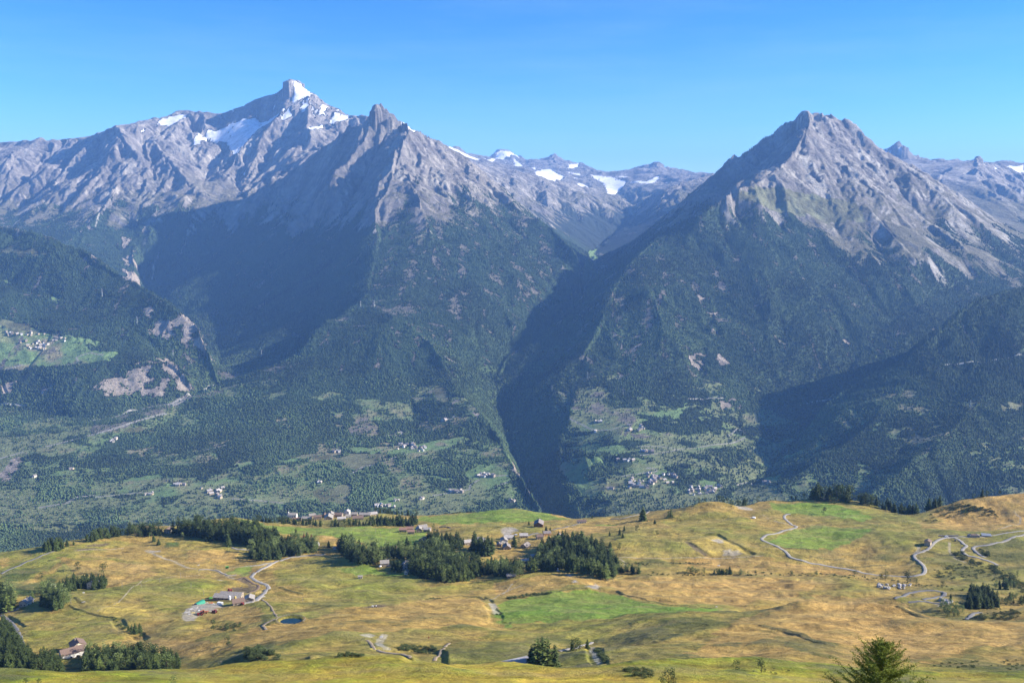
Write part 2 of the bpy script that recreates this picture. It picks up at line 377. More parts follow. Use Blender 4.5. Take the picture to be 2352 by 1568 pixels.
R((1340,1040,4800),(1450,1045,4800),(1600,1050,4800),(1700,1025,5000))
# right near hill
R((2700,560,6700),(2450,640,6400),(2352,662,6300),(2300,674,6200),(2250,685,6100),(2212,708,6000),(2170,748,5900),(2140,780,5800),(2095,815,5700),(2050,840,5650),(2000,868,5600),(1950,895,5550),(1902,924,5500),(1880,950,5400),(1860,985,5250),(1815,1020,5100))
R((2170,790,5780),(2120,850,5450),(2060,915,5150),(2000,975,4850),(1930,1030,4600),(1850,1080,4350),(1800,1120,4200))
R((2600,740,6000),(2430,780,5800),(2352,812,5600),(2280,880,5150),(2230,942,4800),(2180,992,4550),(2120,1052,4250),(2050,1112,4000),(1990,1160,3850))
R((2230,850,5450),(2170,920,5050),(2110,985,4700),(2050,1045,4450),(1990,1100,4200),(1900,1150,4000))
R((2500,1000,4700),(2352,1000,4700),(2280,1060,4350),(2230,1120,4100))
# distant glaciers
R((900,330,17500),(1000,322,18500),(1040,342,19000),(1080,357,20000),(1110,362,21500),(1126,366,23000),(1132,354,24000),(1143,346,24000),(1160,342,24000),(1180,346,24000),(1192,355,24000),(1205,372,23500),(1222,378,23000),(1245,371,22500),(1262,366,22500),(1272,357,22500),(1280,366,22500),(1288,376,22500),(1303,370,22500),(1322,374,22500),(1335,386,22000),(1355,401,21500),(1385,399,21500),(1415,404,21500),(1440,402,21500),(1460,390,21000),(1485,380,21000),(1500,378,21000),(1508,374,21000),(1520,380,21000),(1535,390,20500),(1560,405,20000),(1580,401,19500),(1610,405,19000),(1640,403,18500),(1700,395,18000),(1800,380,18000),(1950,350,18000),(2020,344,17500),(2035,338,17500),(2046,338,17500),(2062,333,17500),(2080,339,17500),(2100,352,17500),(2128,376,17500),(2145,369,17000),(2155,366,17000),(2170,368,17000),(2197,367,17000),(2212,371,17000),(2228,371,15700),(2240,367,15500),(2246,361,15500),(2252,369,15500),(2268,379,15500),(2285,374,18000),(2300,370,18000),(2325,375,18000),(2338,380,18000),(2352,378,18000),(2600,380,18000))
R((950,360,14500),(1040,365,15000),(1080,370,15500),(1130,384,15500),(1175,393,15500),(1215,399,15800),(1260,409,16000),(1300,419,16200),(1350,432,16500),(1400,450,16000),(1440,466,15500),(1460,484,15300))
R((1110,378,18500),(1200,388,19500),(1300,402,19500),(1380,424,18800),(1425,445,18000),(1450,470,16500),(1464,487,15300))
R((1272,357,22500),(1262,385,20500),(1250,395,19800)); R((1160,342,24000),(1165,368,22000),(1175,384,20000))
R((1508,374,21000),(1500,400,19500),(1470,430,18000),(1462,455,16800))
R((1640,403,15900),(1600,411,15600),(1566,423,15300),(1529,443,15000),(1498,474,14800),(1470,491,14700),(1420,530,14000),(1382,560,13200))
Hd((1700,15500,350),(1900,15000,300),(2100,14500,200)); Hd((1650,12500,-100),(1750,13000,0),(1900,13200,0),(2050,12600,-50))
R((1620,440,14200),(1560,490,13600),(1500,535,13200),(1420,580,12600),(1375,602,12100))
R((2246,361,15500),(2240,400,14500),(2270,440,13500),(2325,482,12800),(2420,540,12000))
R((2190,385,15000),(2160,410,14400),(2200,450,13500),(2270,500,12500),(2352,562,11500),(2500,640,11000))
R((2352,400,16500),(2352,440,14500),(2400,480,13500))
Hd((-500,17500,500),(200,17500,500),(600,18000,700),(900,17500,700)); Hd((-700,30000,300),(3000,30000,300)); Hd((-700,37000,200),(3000,37000,200))
Hd((-700,2500,-1130),(3000,2500,-1130)); Hd((-700,3000,-1200),(0,3000,-1195),(1100,3050,-1190),(3000,3000,-1170))
ff.solve()
print('far field', ff.z.shape, time.time() - T0)
aF = np.concatenate([np.linspace(-.85, -.6, 70)[:-1], np.linspace(-.6, .6, 1290), np.linspace(.6, .85, 70)[1:]])
DF = np.exp(np.concatenate([np.linspace(math.log(2300), math.log(3500), 90)[:-1], np.linspace(math.log(3500), math.log(15500), 1150)[:-1], np.linspace(math.log(15500), math.log(38000), 260)]))
AA, DD = np.meshgrid(aF, DF)
gf = Grid(aF, DF, ff.samp(AA, DD))
keep = (DD > 15000)
for k in range(10):
    if k == 2: z0 = gf.Z.copy()
    p = np.pad(gf.Z, 1, 'edge'); gf.Z = (p[:-2, 1:-1] + p[2:, 1:-1] + p[1:-1, :-2] + p[1:-1, 2:] + 4 * gf.Z) / 8
gf.Z = np.where(keep, z0, gf.Z)
XX = AA * DD
gx, gy = gf.grad()
sl = np.hypot(gx, gy)
# ground cover of the far terrain
def K(x0, y0, s=.34179): return lambda *p: [(x0 + x * s, y0 + y * s) for x, y in p]
c1, c2, c3 = K(0, 114.8), K(803.9, 114.8), K(1548, 114.8)
c4, c5, c6 = K(0, 631.6), K(803.9, 631.6), K(1548, 631.6)
def polys(L, **k):
    M = np.zeros(gf.Z.shape, bool)
    for p in L: M |= gf.poly(p, **k)
    return M
snow = polys([c1((1297,590),(1330,560),(1400,530),(1480,515),(1600,488),(1710,480),(1725,462),(1745,490),(1800,465),(1870,430),(1860,455),(1790,500),(1740,530),(1690,575),(1640,640),(1600,690),(1570,705),(1545,680),(1530,625),(1500,615),(1450,622),(1400,602),(1350,630),(1300,630)),
  c1((1040,510),(1070,470),(1130,445),(1200,425),(1270,430),(1260,450),(1200,480),(1150,505),(1110,500),(1070,490)),
  c1((1982,225),(2005,206),(2050,248),(2112,275),(2080,310),(2030,330),(1990,350),(1955,352),(1975,300)),
  c1((2010,380),(2060,345),(2080,370),(2040,400),(2020,405)), c1((2140,415),(2165,360),(2205,375),(2180,410),(2150,425)), c1((2080,350),(2100,348),(2095,370)),
  c1((2075,510),(2120,490),(2170,485),(2180,510),(2120,540),(2075,540)), c1((2220,450),(2250,418),(2290,428),(2350,430),(2340,485),(2280,490),(2240,500),(2215,480)),
  c1((1885,470),(1915,420),(1955,372),(1945,410),(1975,420),(1900,470)), c1((940,565),(960,550),(985,548),(965,570)), c1((2185,410),(2230,380),(2225,392)),c1((2110,430),(2125,425),(2115,445)),
  c1((1630,810),(1650,795),(1650,825)),c1((1395,845),(1415,840),(1410,850)),
  c2((340,488),(370,480),(450,540),(430,545),(380,505)), c2((590,602),(620,608),(700,650),(760,692),(880,728),(985,740),(960,765),(860,745),(780,725),(700,690),(640,635)),
  c2((965,735),(985,695),(1040,668),(1100,682),(1132,700),(1142,728),(1100,712),(1050,715),(1020,742)), c2((1100,725),(1140,755),(1170,785),(1108,788)), c2((1020,775),(1050,765),(1040,780)),
  c2((1240,815),(1290,805),(1350,800),(1400,835),(1440,855),(1380,885),(1310,870),(1260,850)), c2((1458,792),(1490,765),(1540,762),(1532,795),(1480,802)), c2((1525,895),(1570,898),(1615,930),(1560,920)), c2((1220,795),(1250,790),(1245,808)),
  c2((1460,822),(1550,832),(1550,840),(1470,828)), c2((1500,858),(1540,862),(1510,868)),
  c2((1615,845),(1680,845),(1760,850),(1855,882),(1840,920),(1790,960),(1765,978),(1730,960),(1720,930),(1700,890),(1650,868)),
  c2((1880,890),(1990,882),(2070,852),(2085,868),(2000,900)), c2((2090,880),(2140,880),(2130,895)), c2((1780,845),(1870,845),(1870,860)),
  c3((1395,660),(1440,665),(1455,695),(1410,685)), c3((1500,700),(1535,695),(1530,710)), c3((1543,655),(1570,660),(1562,674)), c3((2225,782),(2352,772),(2352,820),(2240,802)), c3((2150,790),(2200,805),(2160,808)), c3((2020,770),(2050,790),(2030,795))],
  dmin=8000, jit=14)
ws0 = snow.astype(float)
for k in range(6):
    p = np.pad(ws0, 1, 'edge'); ws0 = (p[:-2, 1:-1] + p[2:, 1:-1] + p[1:-1, :-2] + p[1:-1, 2:]) / 4
G = gullies(XX, DD, gx, gy, 900., 5, 5, gain=.52)
rockz = sstep(-350, 250, gf.Z) * (1 - .85 * ws0)
amp = (30 + 48 * rockz * (1 - .5 * sstep(1500, 2100, XX) * (DD < 11000))) * sstep(.08, .5, sl)
Zn = gf.Z + G * amp
cf = fbm(XX / 260, DD / 260, 40, 6, .66); rg = 1 - np.abs(fbm(XX / 170, DD / 170, 43, 4, .6)) * 2.4
Zn += (cf + .35 * rg * rockz) * (5 + 27 * rockz) * (.3 + sstep(.1, .6, sl))
# strata: cliff bands on the high rock
bz = Zn + 60 * fbm(XX / 1500, DD / 1500, 60, 3); st = 85.0
tri = bz / st; fr_ = tri - np.floor(tri); Zn += rockz * sstep(.45, .9, sl) * st * .28 * (sstep(.2, .8, fr_) - fr_)
Zn += sstep(14000, 16500, DD) * 110 * (.35 - np.abs(fbm(XX / 650, DD / 650, 301, 4, .55)) * 1.6) * (1 - .85 * ws0)
# put the crest and valley lines back where they belong
sub = (Zn - gf.Z)
fx = ff.step
aS = ff.a0 + np.arange(ff.nx) * fx; dS = np.exp(ff.s0 + np.arange(ff.ny) * fx)
gtmp = Grid(aF, DF, sub); AS, DS = np.meshgrid(aS, np.clip(dS, DF[0], DF[-1]))
off = gtmp.atv(AS * DS, DS)
jag = fbm(AS * DS / 150, DS / 150, 77, 3) * 6 * sstep(-100, 500, ff.val) * (1 + 4.5 * sstep(12500, 17000, DS))
base = ff.samp(AS, DS) - gf.atv(AS * DS, DS)
lowb = (ff.val < -200)
cor = ff.membrane(np.where(ff.mask, -off + jag + np.where(lowb, 0, base), 0), ff.mask.astype(float), 40)
for k in range(3):
    p = np.pad(cor, 1, 'edge'); cor = (p[:-2, 1:-1] + p[2:, 1:-1] + p[1:-1, :-2] + p[1:-1, 2:] + 4 * cor) / 8
gf.Z = Zn + ff.samp(AA, DD, cor)
Bz = gf.Z.copy()
for k in range(14):
    p = np.pad(Bz, 1, 'edge'); Bz = (p[:-2, 1:-1] + p[2:, 1:-1] + p[1:-1, :-2] + p[1:-1, 2:]) / 4
gf.Z = np.where((DD > 11000) & (DD < 14200), np.minimum(gf.Z, Bz + 20), gf.Z)
for (u_, v_, d_, r_, h_) in ((674, 183.5, 14480, 80, 48), (865.5, 240.5, 11500, 40, 75), (1849.5, 255, 11480, 45, 60), (897, 270, 11480, 30, 30), (2246, 359, 15480, 40, 60), (1508, 372, 20900, 90, 60), (1272, 355.5, 22400, 90, 90), (1160, 341, 23900, 190, 150), (1303, 368.5, 22400, 90, 70), (1285, 372, 22400, 40, 40), (1322, 373, 22400, 80, 50), (2062, 332, 17400, 90, 60), (2155, 365, 16900, 90, 50), (1485, 379, 20900, 90, 50)):
    a_, s_ = ray(u_, v_); dd_ = dm(d_); zt = s_ * dd_; rr_ = np.hypot(XX - a_ * dd_, (DD - dd_) * .6) + 12 * vnoise(XX / 25, DD / 25, 5)
    w_ = sstep(r_ * 1.7, r_ * .55, rr_); gf.Z = np.where(w_ > 0, np.maximum(gf.Z, zt - h_ + h_ * w_), gf.Z)
print('far grid', gf.Z.shape, time.time() - T0)

Z = gf.Z; gx, gy = gf.grad(); sl = np.hypot(gx, gy)
n1 = fbm(XX / 900, DD / 900, 11, 5, .6); n2 = fbm(XX / 150, DD / 150, 12, 4, .6); n3 = fbm(XX / 45, DD / 45, 13, 3, .6)

gr = gullies(XX, DD, gx, gy, 420., 3, 9)
Zb = gf.Z.copy()
for k in range(70):
    p = np.pad(Zb, 1, 'edge'); Zb = (p[:-2, 1:-1] + p[2:, 1:-1] + p[1:-1, :-2] + p[1:-1, 2:]) / 4
ws = snow.astype(float)
for k in range(5):
    p = np.pad(ws, 1, 'edge'); ws = (p[:-2, 1:-1] + p[2:, 1:-1] + p[1:-1, :-2] + p[1:-1, 2:]) / 4
gf.Z = gf.Z * (1 - .85 * ws) + Zb * .85 * ws; Z = gf.Z
thin = (gr < -.25) & (sl > .5) & (Z > 1150) & (DD > 11500) & (n2 > .18)
snow = (snow & (n3 + n2 * .6 > -.75)) | thin
meadow = polys([c4((0,300),(60,290),(260,375),(340,390),(430,400),(600,420),(690,455),(640,480),(560,470),(700,510),(810,525),(740,570),(640,585),(500,600),(380,610),(250,620),(150,640),(0,640),(-60,640),(-60,300)),
  c4((325,150),(350,140),(420,165),(380,190)), c4((0,25),(90,50),(60,60),(0,40)),
  c4((530,1165),(740,1090),(830,1040),(975,1020),(850,1060),(700,1120),(600,1165)), c4((825,1370),(1080,1330),(1090,1395),(850,1420)),
  c4((960,1450),(1150,1400),(1300,1395),(1400,1380),(1640,1350),(1600,1400),(1420,1440),(1340,1430),(1200,1490),(1080,1490),(980,1450)), c4((1650,1490),(1800,1470),(1970,1500),(1900,1560),(1700,1540)),
  c4((1550,1265),(1720,1245),(1700,1280),(1600,1285)), c4((1870,1235),(2030,1225),(1990,1255),(1880,1255)), c4((0,1160),(60,1150),(110,1180),(60,1200),(0,1215)), c4((290,1110),(400,1100),(430,1120),(340,1140)),
  c4((240,1350),(400,1320),(510,1320),(420,1345),(270,1365)), c4((780,1440),(960,1380),(940,1420),(860,1470)),
  c5((0,1160),(250,1150),(330,1165),(480,1130),(600,1110),(760,1080),(810,1105),(680,1150),(620,1180),(480,1195),(300,1205),(0,1190)),
  c5((880,1270),(970,1270),(1060,1330),(1090,1370),(1000,1420),(850,1480),(740,1460),(830,1380),(760,1340),(780,1320)), c5((1050,1440),(1150,1440),(1110,1500),(1050,1500)), c5((700,1270),(760,1270),(740,1300)),
  c5((440,1470),(600,1440),(740,1480),(700,1500),(500,1500)), c5((180,1530),(300,1480),(420,1500),(380,1540),(240,1560)), c5((880,1150),(1000,1160),(1060,1200),(980,1200)), c5((490,1330),(640,1360),(760,1370),(600,1380)),
  c5((1395,1290),(1450,1255),(1530,1265),(1600,1240),(1750,1260),(1600,1300),(1600,1380),(1750,1395),(1850,1385),(1840,1420),(1700,1450),(1600,1490),(1530,1440),(1440,1340)),
  c5((1460,1160),(1600,1130),(1750,1150),(1850,1150),(1900,1190),(1750,1200),(1500,1180)), c5((1460,960),(1560,960),(1640,1000),(1780,1000),(1850,985),(2000,960),(2050,960),(1860,1030),(1640,1060),(1500,1030)), c5((1900,930),(2230,910),(2210,960),(2050,960)),
  c5((1940,1130),(2100,1150),(2400,1165),(2400,1195),(2200,1180),(2000,1150)), c5((2010,1470),(2110,1450),(2090,1500),(2060,1500)), c5((1900,1250),(2080,1260),(2140,1330),(2000,1360),(1900,1340)), c5((1180,1160),(1220,1150),(1210,1170)),
  c6((50,1185),(200,1150),(380,1130),(480,1100),(487,1122),(300,1165),(100,1195)), c6((550,1265),(750,1215),(860,1160),(895,1165),(850,1210),(760,1240),(620,1290)), c6((500,1340),(560,1340),(560,1370),(520,1380)),
  c6((590,1370),(720,1340),(710,1380),(640,1395)), c6((160,1400),(200,1360),(300,1390),(260,1420),(170,1420)), c6((0,900),(90,860),(60,930),(0,950)), c6((800,1430),(890,1415),(880,1440)),
  c2((1600,1360),(1660,1330),(1640,1370),(1700,1385),(1620,1400))], dmin=3300, dmax=12500, jit=10)
dryp = polys([c1((0,1332),(40,1325),(240,1340),(345,1378),(240,1388),(120,1385),(0,1352)), c4((0,290),(60,290),(260,370),(230,385),(80,370),(0,330)), c4((1900,1215),(2200,1200),(2300,1230),(2352,1190),(2352,1290),(2250,1250)),
  c4((2100,1440),(2352,1420),(2352,1530),(2150,1510)), c5((0,1200),(190,1200),(200,1240),(60,1310),(0,1290)), c5((1640,1430),(1850,1385),(1840,1420),(1700,1450)), c4((830,1040),(975,1010),(970,1040),(850,1060)),
  c5((560,740),(640,760),(660,860),(560,830)), c6((400,1390),(450,1395),(420,1415)), c6((2180,870),(2352,850),(2352,890),(2200,905)), c6((1960,905),(2020,905),(1990,920)),
  c6((1050,795),(1105,795),(1040,820)), c3((560,900),(1200,1010),(1300,1150),(1250,1170),(1000,1150),(700,1090),(400,1010),(380,950),(480,935))], dmin=3300, dmax=12500, jit=16)
cliff = polys([c4((990,310),(1060,310),(1150,320),(1170,420),(1120,400),(1060,380),(1000,370)), c4((1220,370),(1330,345),(1350,420),(1400,540),(1430,590),(1380,560),(1330,500),(1290,410),(1230,400)),
  c4((1070,565),(1140,575),(1200,640),(1260,740),(1200,740),(1160,680),(1100,620)), c4((740,690),(810,680),(830,780),(780,788)), c4((880,660),(930,630),(900,690),(850,720)), c4((960,670),(1040,670),(1020,715)),
  c4((950,790),(1050,760),(1080,715),(1140,700),(1175,765),(1110,795),(1040,818),(960,805)), c4((0,765),(80,742),(75,775),(10,800)), c4((200,820),(280,750),(350,722),(290,785)), c4((480,720),(540,680),(510,730)), c4((600,780),(690,755),(650,785)),
  c4((0,1385),(60,1260),(155,1225),(120,1275),(60,1350),(20,1390)), c4((265,1260),(300,1222),(305,1265)), c1((850,1390),(880,1480),(940,1530),(900,1570),(820,1530)), c1((615,1400),(650,1395),(660,1420)),
  c5((1095,1250),(1130,1320),(1190,1400),(1265,1530),(1300,1575),(1230,1560),(1150,1400),(1100,1300)), c5((820,930),(880,940),(860,980)), c5((1720,270),(1750,285),(1730,290)), c5((690,840),(730,840),(690,890)),
  c5((2000,60),(2050,50),(2130,130),(2060,190),(2040,110)), c5((1890,490),(1980,445),(1960,470),(1900,500)), c5((2010,640),(2060,610),(2040,640)),
  c6((1130,420),(1155,420),(1210,495),(1180,500)), c6((100,530),(220,520),(200,620),(120,610)), c6((270,560),(300,530),(390,600),(300,610)), c6((290,860),(440,835),(470,930),(420,870),(320,900)), c6((150,130),(240,160),(230,210),(180,190)),c6((200,250),(300,250),(290,275))], dmin=3300, dmax=12500, jit=12)
tl = -20 - 330 * sstep(1700, 3600, XX) * (DD < 12500) - 110 * sstep(9500, 11500, DD) * (XX < 0)
treez = (tl - Z) / 170.0 + n1 * 1.7 + n2 * .8 - gr * 1.1
forest = sstep(-.3, .5, treez)
gr2 = gullies(XX, DD, gx, gy, 210., 4, 19, gain=.6); rz_ = sstep(-1300, -700, XX) * sstep(1500, 700, XX) * sstep(-1080, -600, Z)
outc = (gr2 + n2 * .9 + n1 * .2 + n3 * .25 + rz_ * .42 > .98) & (Z > -1000) & (DD > 5000) & (DD < 10500)
outc |= (n1 * .5 + n2 + gr2 * .5 > .95) & (Z > -1150)
rim = polys([c5((940,760),(1000,1000),(1100,1130),(1110,1260),(1290,1570),(1330,1570),(1150,1250),(1130,1120),(1020,960),(980,760))], dmin=3300, dmax=7000)
lowl = sstep(-850, -1080, Z) * (DD > 3300) * sstep(5700, 4800, DD) * (sl < .42); clear = (n1 * .55 + n2 * .8 + .3 * n3 + .28 * lowl > .28) & (lowl > .1)
road = np.zeros(Z.shape)
for pts, w in ((c4((620,975),(740,960),(880,912),(1020,885),(1150,870),(1270,805)), 26), (c4((320,1150),(500,1105),(700,1050),(830,1010),(920,980),(1110,930)), 20), (c4((270,1560),(450,1530),(520,1490),(630,1480)), 12), (c4((1160,880),(1330,800),(1450,740)), 14),
  (c4((0,1230),(150,1190)), 12), (c4((380,610),(500,595),(530,580),(510,555),(610,520),(690,535)), 9), (c4((30,635),(160,605)), 9), (c4((640,1490),(860,1470),(950,1460)), 9), (c4((1560,1500),(1750,1515),(1900,1530)), 8), (c4((0,870),(180,875)), 10), (c4((1350,1180),(1520,1140)), 8),
  (c5((560,1480),(800,1440),(810,1410),(865,1375)), 8), (c5((260,1235),(390,1200)), 8), (c5((980,1420),(1080,1380)), 8), (c5((960,1348),(1060,1345)), 8), (c5((1830,1350),(2060,1318),(2050,1300),(2000,1295)), 9), (c5((1900,1210),(2050,1200),(2200,1175)), 9), (c5((1940,1150),(2100,1152),(2200,1170)), 9),
  (c5((1470,965),(1550,1000),(1640,1040),(1750,1042),(1830,1015)), 9), (c5((240,1080),(300,1070),(345,1048),(350,1075),(280,1078)), 10), (c5((600,990),(640,970),(690,965),(700,945)), 10), (c5((50,1140),(120,1120)), 9), (c5((0,1340),(80,1290),(180,1265)), 9), (c5((1600,690),(1650,680)), 10),
  (c6((0,1175),(140,1160),(380,1130),(440,1110),(478,1090)), 9), (c6((370,1080),(430,1030),(480,1060)), 8), (c6((840,875),(940,850),(1050,835)), 9), (c6((1830,602),(2000,580),(2200,565),(2280,548),(2340,540)), 9), (c6((710,1290),(760,1262),(830,1235)), 8), (c6((850,1275),(870,1262),(900,1255)), 8), (c6((430,1410),(500,1388),(640,1395)), 8), (c6((100,830),(330,825)), 9),
  (c1((80,1195),(110,1155),(250,1050),(262,1010),(300,930)), 12), (c1((640,1190),(660,1120),(700,1040),(760,900)), 12), (c1((1480,860),(1470,800),(1480,720),(1490,660)), 10), (c1((1020,1550),(1030,1490),(1030,1440)), 12), (c1((1270,1100),(1272,1065)), 10)):
    road = np.maximum(road, gf.stroke(pts, w, dmin=3300, dmax=13500))
def lerp(a, b, t): return a + (np.asarray(b) - a) * t[..., None]
rock = np.zeros(Z.shape + (3,)) + np.array((.235, .215, .21))
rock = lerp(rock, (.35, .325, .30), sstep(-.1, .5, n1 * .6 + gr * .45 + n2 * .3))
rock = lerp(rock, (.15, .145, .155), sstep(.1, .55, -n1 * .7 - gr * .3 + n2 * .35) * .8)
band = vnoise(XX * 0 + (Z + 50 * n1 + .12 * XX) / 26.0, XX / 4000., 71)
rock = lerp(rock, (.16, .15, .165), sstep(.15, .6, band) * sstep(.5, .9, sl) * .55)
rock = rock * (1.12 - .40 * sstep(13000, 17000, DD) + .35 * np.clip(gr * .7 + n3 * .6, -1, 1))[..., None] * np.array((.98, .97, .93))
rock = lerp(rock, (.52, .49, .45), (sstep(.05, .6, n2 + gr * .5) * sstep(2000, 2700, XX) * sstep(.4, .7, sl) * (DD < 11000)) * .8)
grass = np.zeros(Z.shape + (3,)) + np.array((.135, .130, .062)); grass = lerp(grass, (.20, .175, .095), sstep(-.2, .5, n2 + n3 * .5))
alp = sstep(500, 0, Z + n1 * 260) * sstep(.95, .45, sl + n2 * .25) * .75
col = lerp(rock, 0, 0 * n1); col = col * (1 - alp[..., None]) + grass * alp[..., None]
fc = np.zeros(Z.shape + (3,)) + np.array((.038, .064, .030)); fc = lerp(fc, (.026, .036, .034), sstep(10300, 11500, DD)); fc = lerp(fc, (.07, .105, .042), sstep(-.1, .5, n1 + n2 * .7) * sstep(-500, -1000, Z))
open_ = np.clip(outc * (.55 + .5 * sstep(-.2, .4, n3)) + cliff * (n3 + n2 > -.35), 0, 1) * (1 - rim * .4)
cb = polys([c4((600,790),(750,650),(900,615),(1000,555),(1150,555),(1290,700),(1310,790),(1160,815),(1000,825),(850,790),(700,800)), c4((950,295),(1340,325),(1450,590),(1380,580),(1280,460),(1100,440),(970,380)), c4((0,740),(120,735),(100,800),(0,830)), c4((180,840),(280,740),(380,700),(350,760),(250,840)), c4((-20,1400),(60,1240),(180,1200),(140,1290),(60,1390)), c1((820,1250),(880,1250),(950,1560),(800,1560)), c1((520,1090),(600,1150),(620,1200),(540,1230))], dmin=3300, dmax=12500, jit=20) & (n2 + n3 * .8 + gr2 * .35 > .02)
cliff = cliff | cb; open_ = np.clip(open_ + .9 * cb, 0, 1)
pink = np.zeros(Z.shape + (3,)) + np.array((.27, .235, .20)); pink = lerp(pink, (.16, .15, .13), sstep(0, .5, n3)); pink = lerp(pink, (.46, .39, .32), (sstep(-.3, .3, n2 + n3 * .8) * cliff))
mg = np.zeros(Z.shape + (3,)) + np.array((.20, .31, .115)); mg = lerp(mg, (.27, .31, .14), sstep(-.1, .5, n1 + n2)); mg = lerp(mg, (.34, .31, .18), sstep(.25, .7, n2 - n1))
forest = forest * (1 - open_) ; mead = np.clip(meadow * 1.0 + clear * .8, 0, 1) * (1 - open_)
forest = forest * (1 - mead) * (1 - dryp)
col = lerp(col, 0, 0 * n1) * (1 - sstep(.2, .6, treez)[..., None]) + (grass * .6) * sstep(.2, .6, treez)[..., None]
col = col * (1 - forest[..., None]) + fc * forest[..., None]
col = col * (1 - mead[..., None]) + mg * mead[..., None]
col = col * (1 - open_[..., None]) + pink * open_[..., None]
dr = np.zeros(Z.shape + (3,)) + np.array((.25, .26, .14)); dr = lerp(dr, (.14, .14, .065), sstep(-.2, .3, n2)); dp = (dryp * .9)[..., None]; col = col * (1 - dp) + dr * dp
col = lerp(col, (.42, .40, .36), np.clip(road, 0, 1) * .9)
sn = np.zeros(Z.shape + (3,)) + np.array((.82, .82, .84)); sn = lerp(sn, (.55, .55, .57), sstep(0, .5, n2 + .6 * n3) * .6)
col = np.where(snow[..., None], sn, col); rk = np.where(snow, .08, 1 - .6 * forest)
fdens = forest * (1 - np.clip(road * 1.5, 0, 1)) * sstep(.0, .6, treez + .3)
m = NT('mountain_ground'); at = m.n('ShaderNodeAttribute', attribute_name='alb')
f1 = m.ramp(m.noise(.02, 8, .65), .3, .7, .78, 1.25); f2 = m.ramp(m.noise(.10, 5, .7), .3, .7, .8, 1.22)
cc = m.mix(1.0, at.outputs['Color'], f1, 'MULTIPLY'); cc = m.mix(1.0, cc, f2, 'MULTIPLY'); m.l(cc, m.b.inputs['Base Color'])
ak = m.n('ShaderNodeAttribute', attribute_name='rk')
def sc_(x):
    q_ = m.n('ShaderNodeMath', operation='MULTIPLY'); m.l(x, q_.inputs[0]); m.l(ak.outputs['Fac'], q_.inputs[1]); return q_.outputs[0]
m.l(m.bump(sc_(m.noise(.06, 8, .75)), 1.0, 18.0, m.bump(sc_(m.noise(.012, 8, .7)), 1.0, 50.0)), m.b.inputs['Normal'])
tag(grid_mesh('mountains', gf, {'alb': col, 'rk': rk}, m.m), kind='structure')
print('far ground', time.time() - T0)
# air
bpy_box = [(x, y, z) for x in (-42000, 42000) for y in (-3000, 39500) for z in (-1700, 2150)]
hz = mesh_obj('haze', bpy_box, [(0, 1, 3, 2), (4, 6, 7, 5), (0, 4, 5, 1), (2, 3, 7, 6), (0, 2, 6, 4), (1, 5, 7, 3)]); tag(hz, kind='stuff')
hm = bpy.data.materials.new('haze_air'); hm.use_nodes = True; ht = hm.node_tree; ht.nodes.remove(ht.nodes['Principled BSDF'])
pv = ht.nodes.new('ShaderNodeVolumePrincipled'); pv.inputs['Density'].default_value = HAZE; pv.inputs['Color'].default_value = (*HAZE_COL, 1); pv.inputs['Anisotropy'].default_value = 0.0
ht.links.new(pv.outputs[0], ht.nodes['Material Output'].inputs['Volume']); hz.data.materials.append(hm)

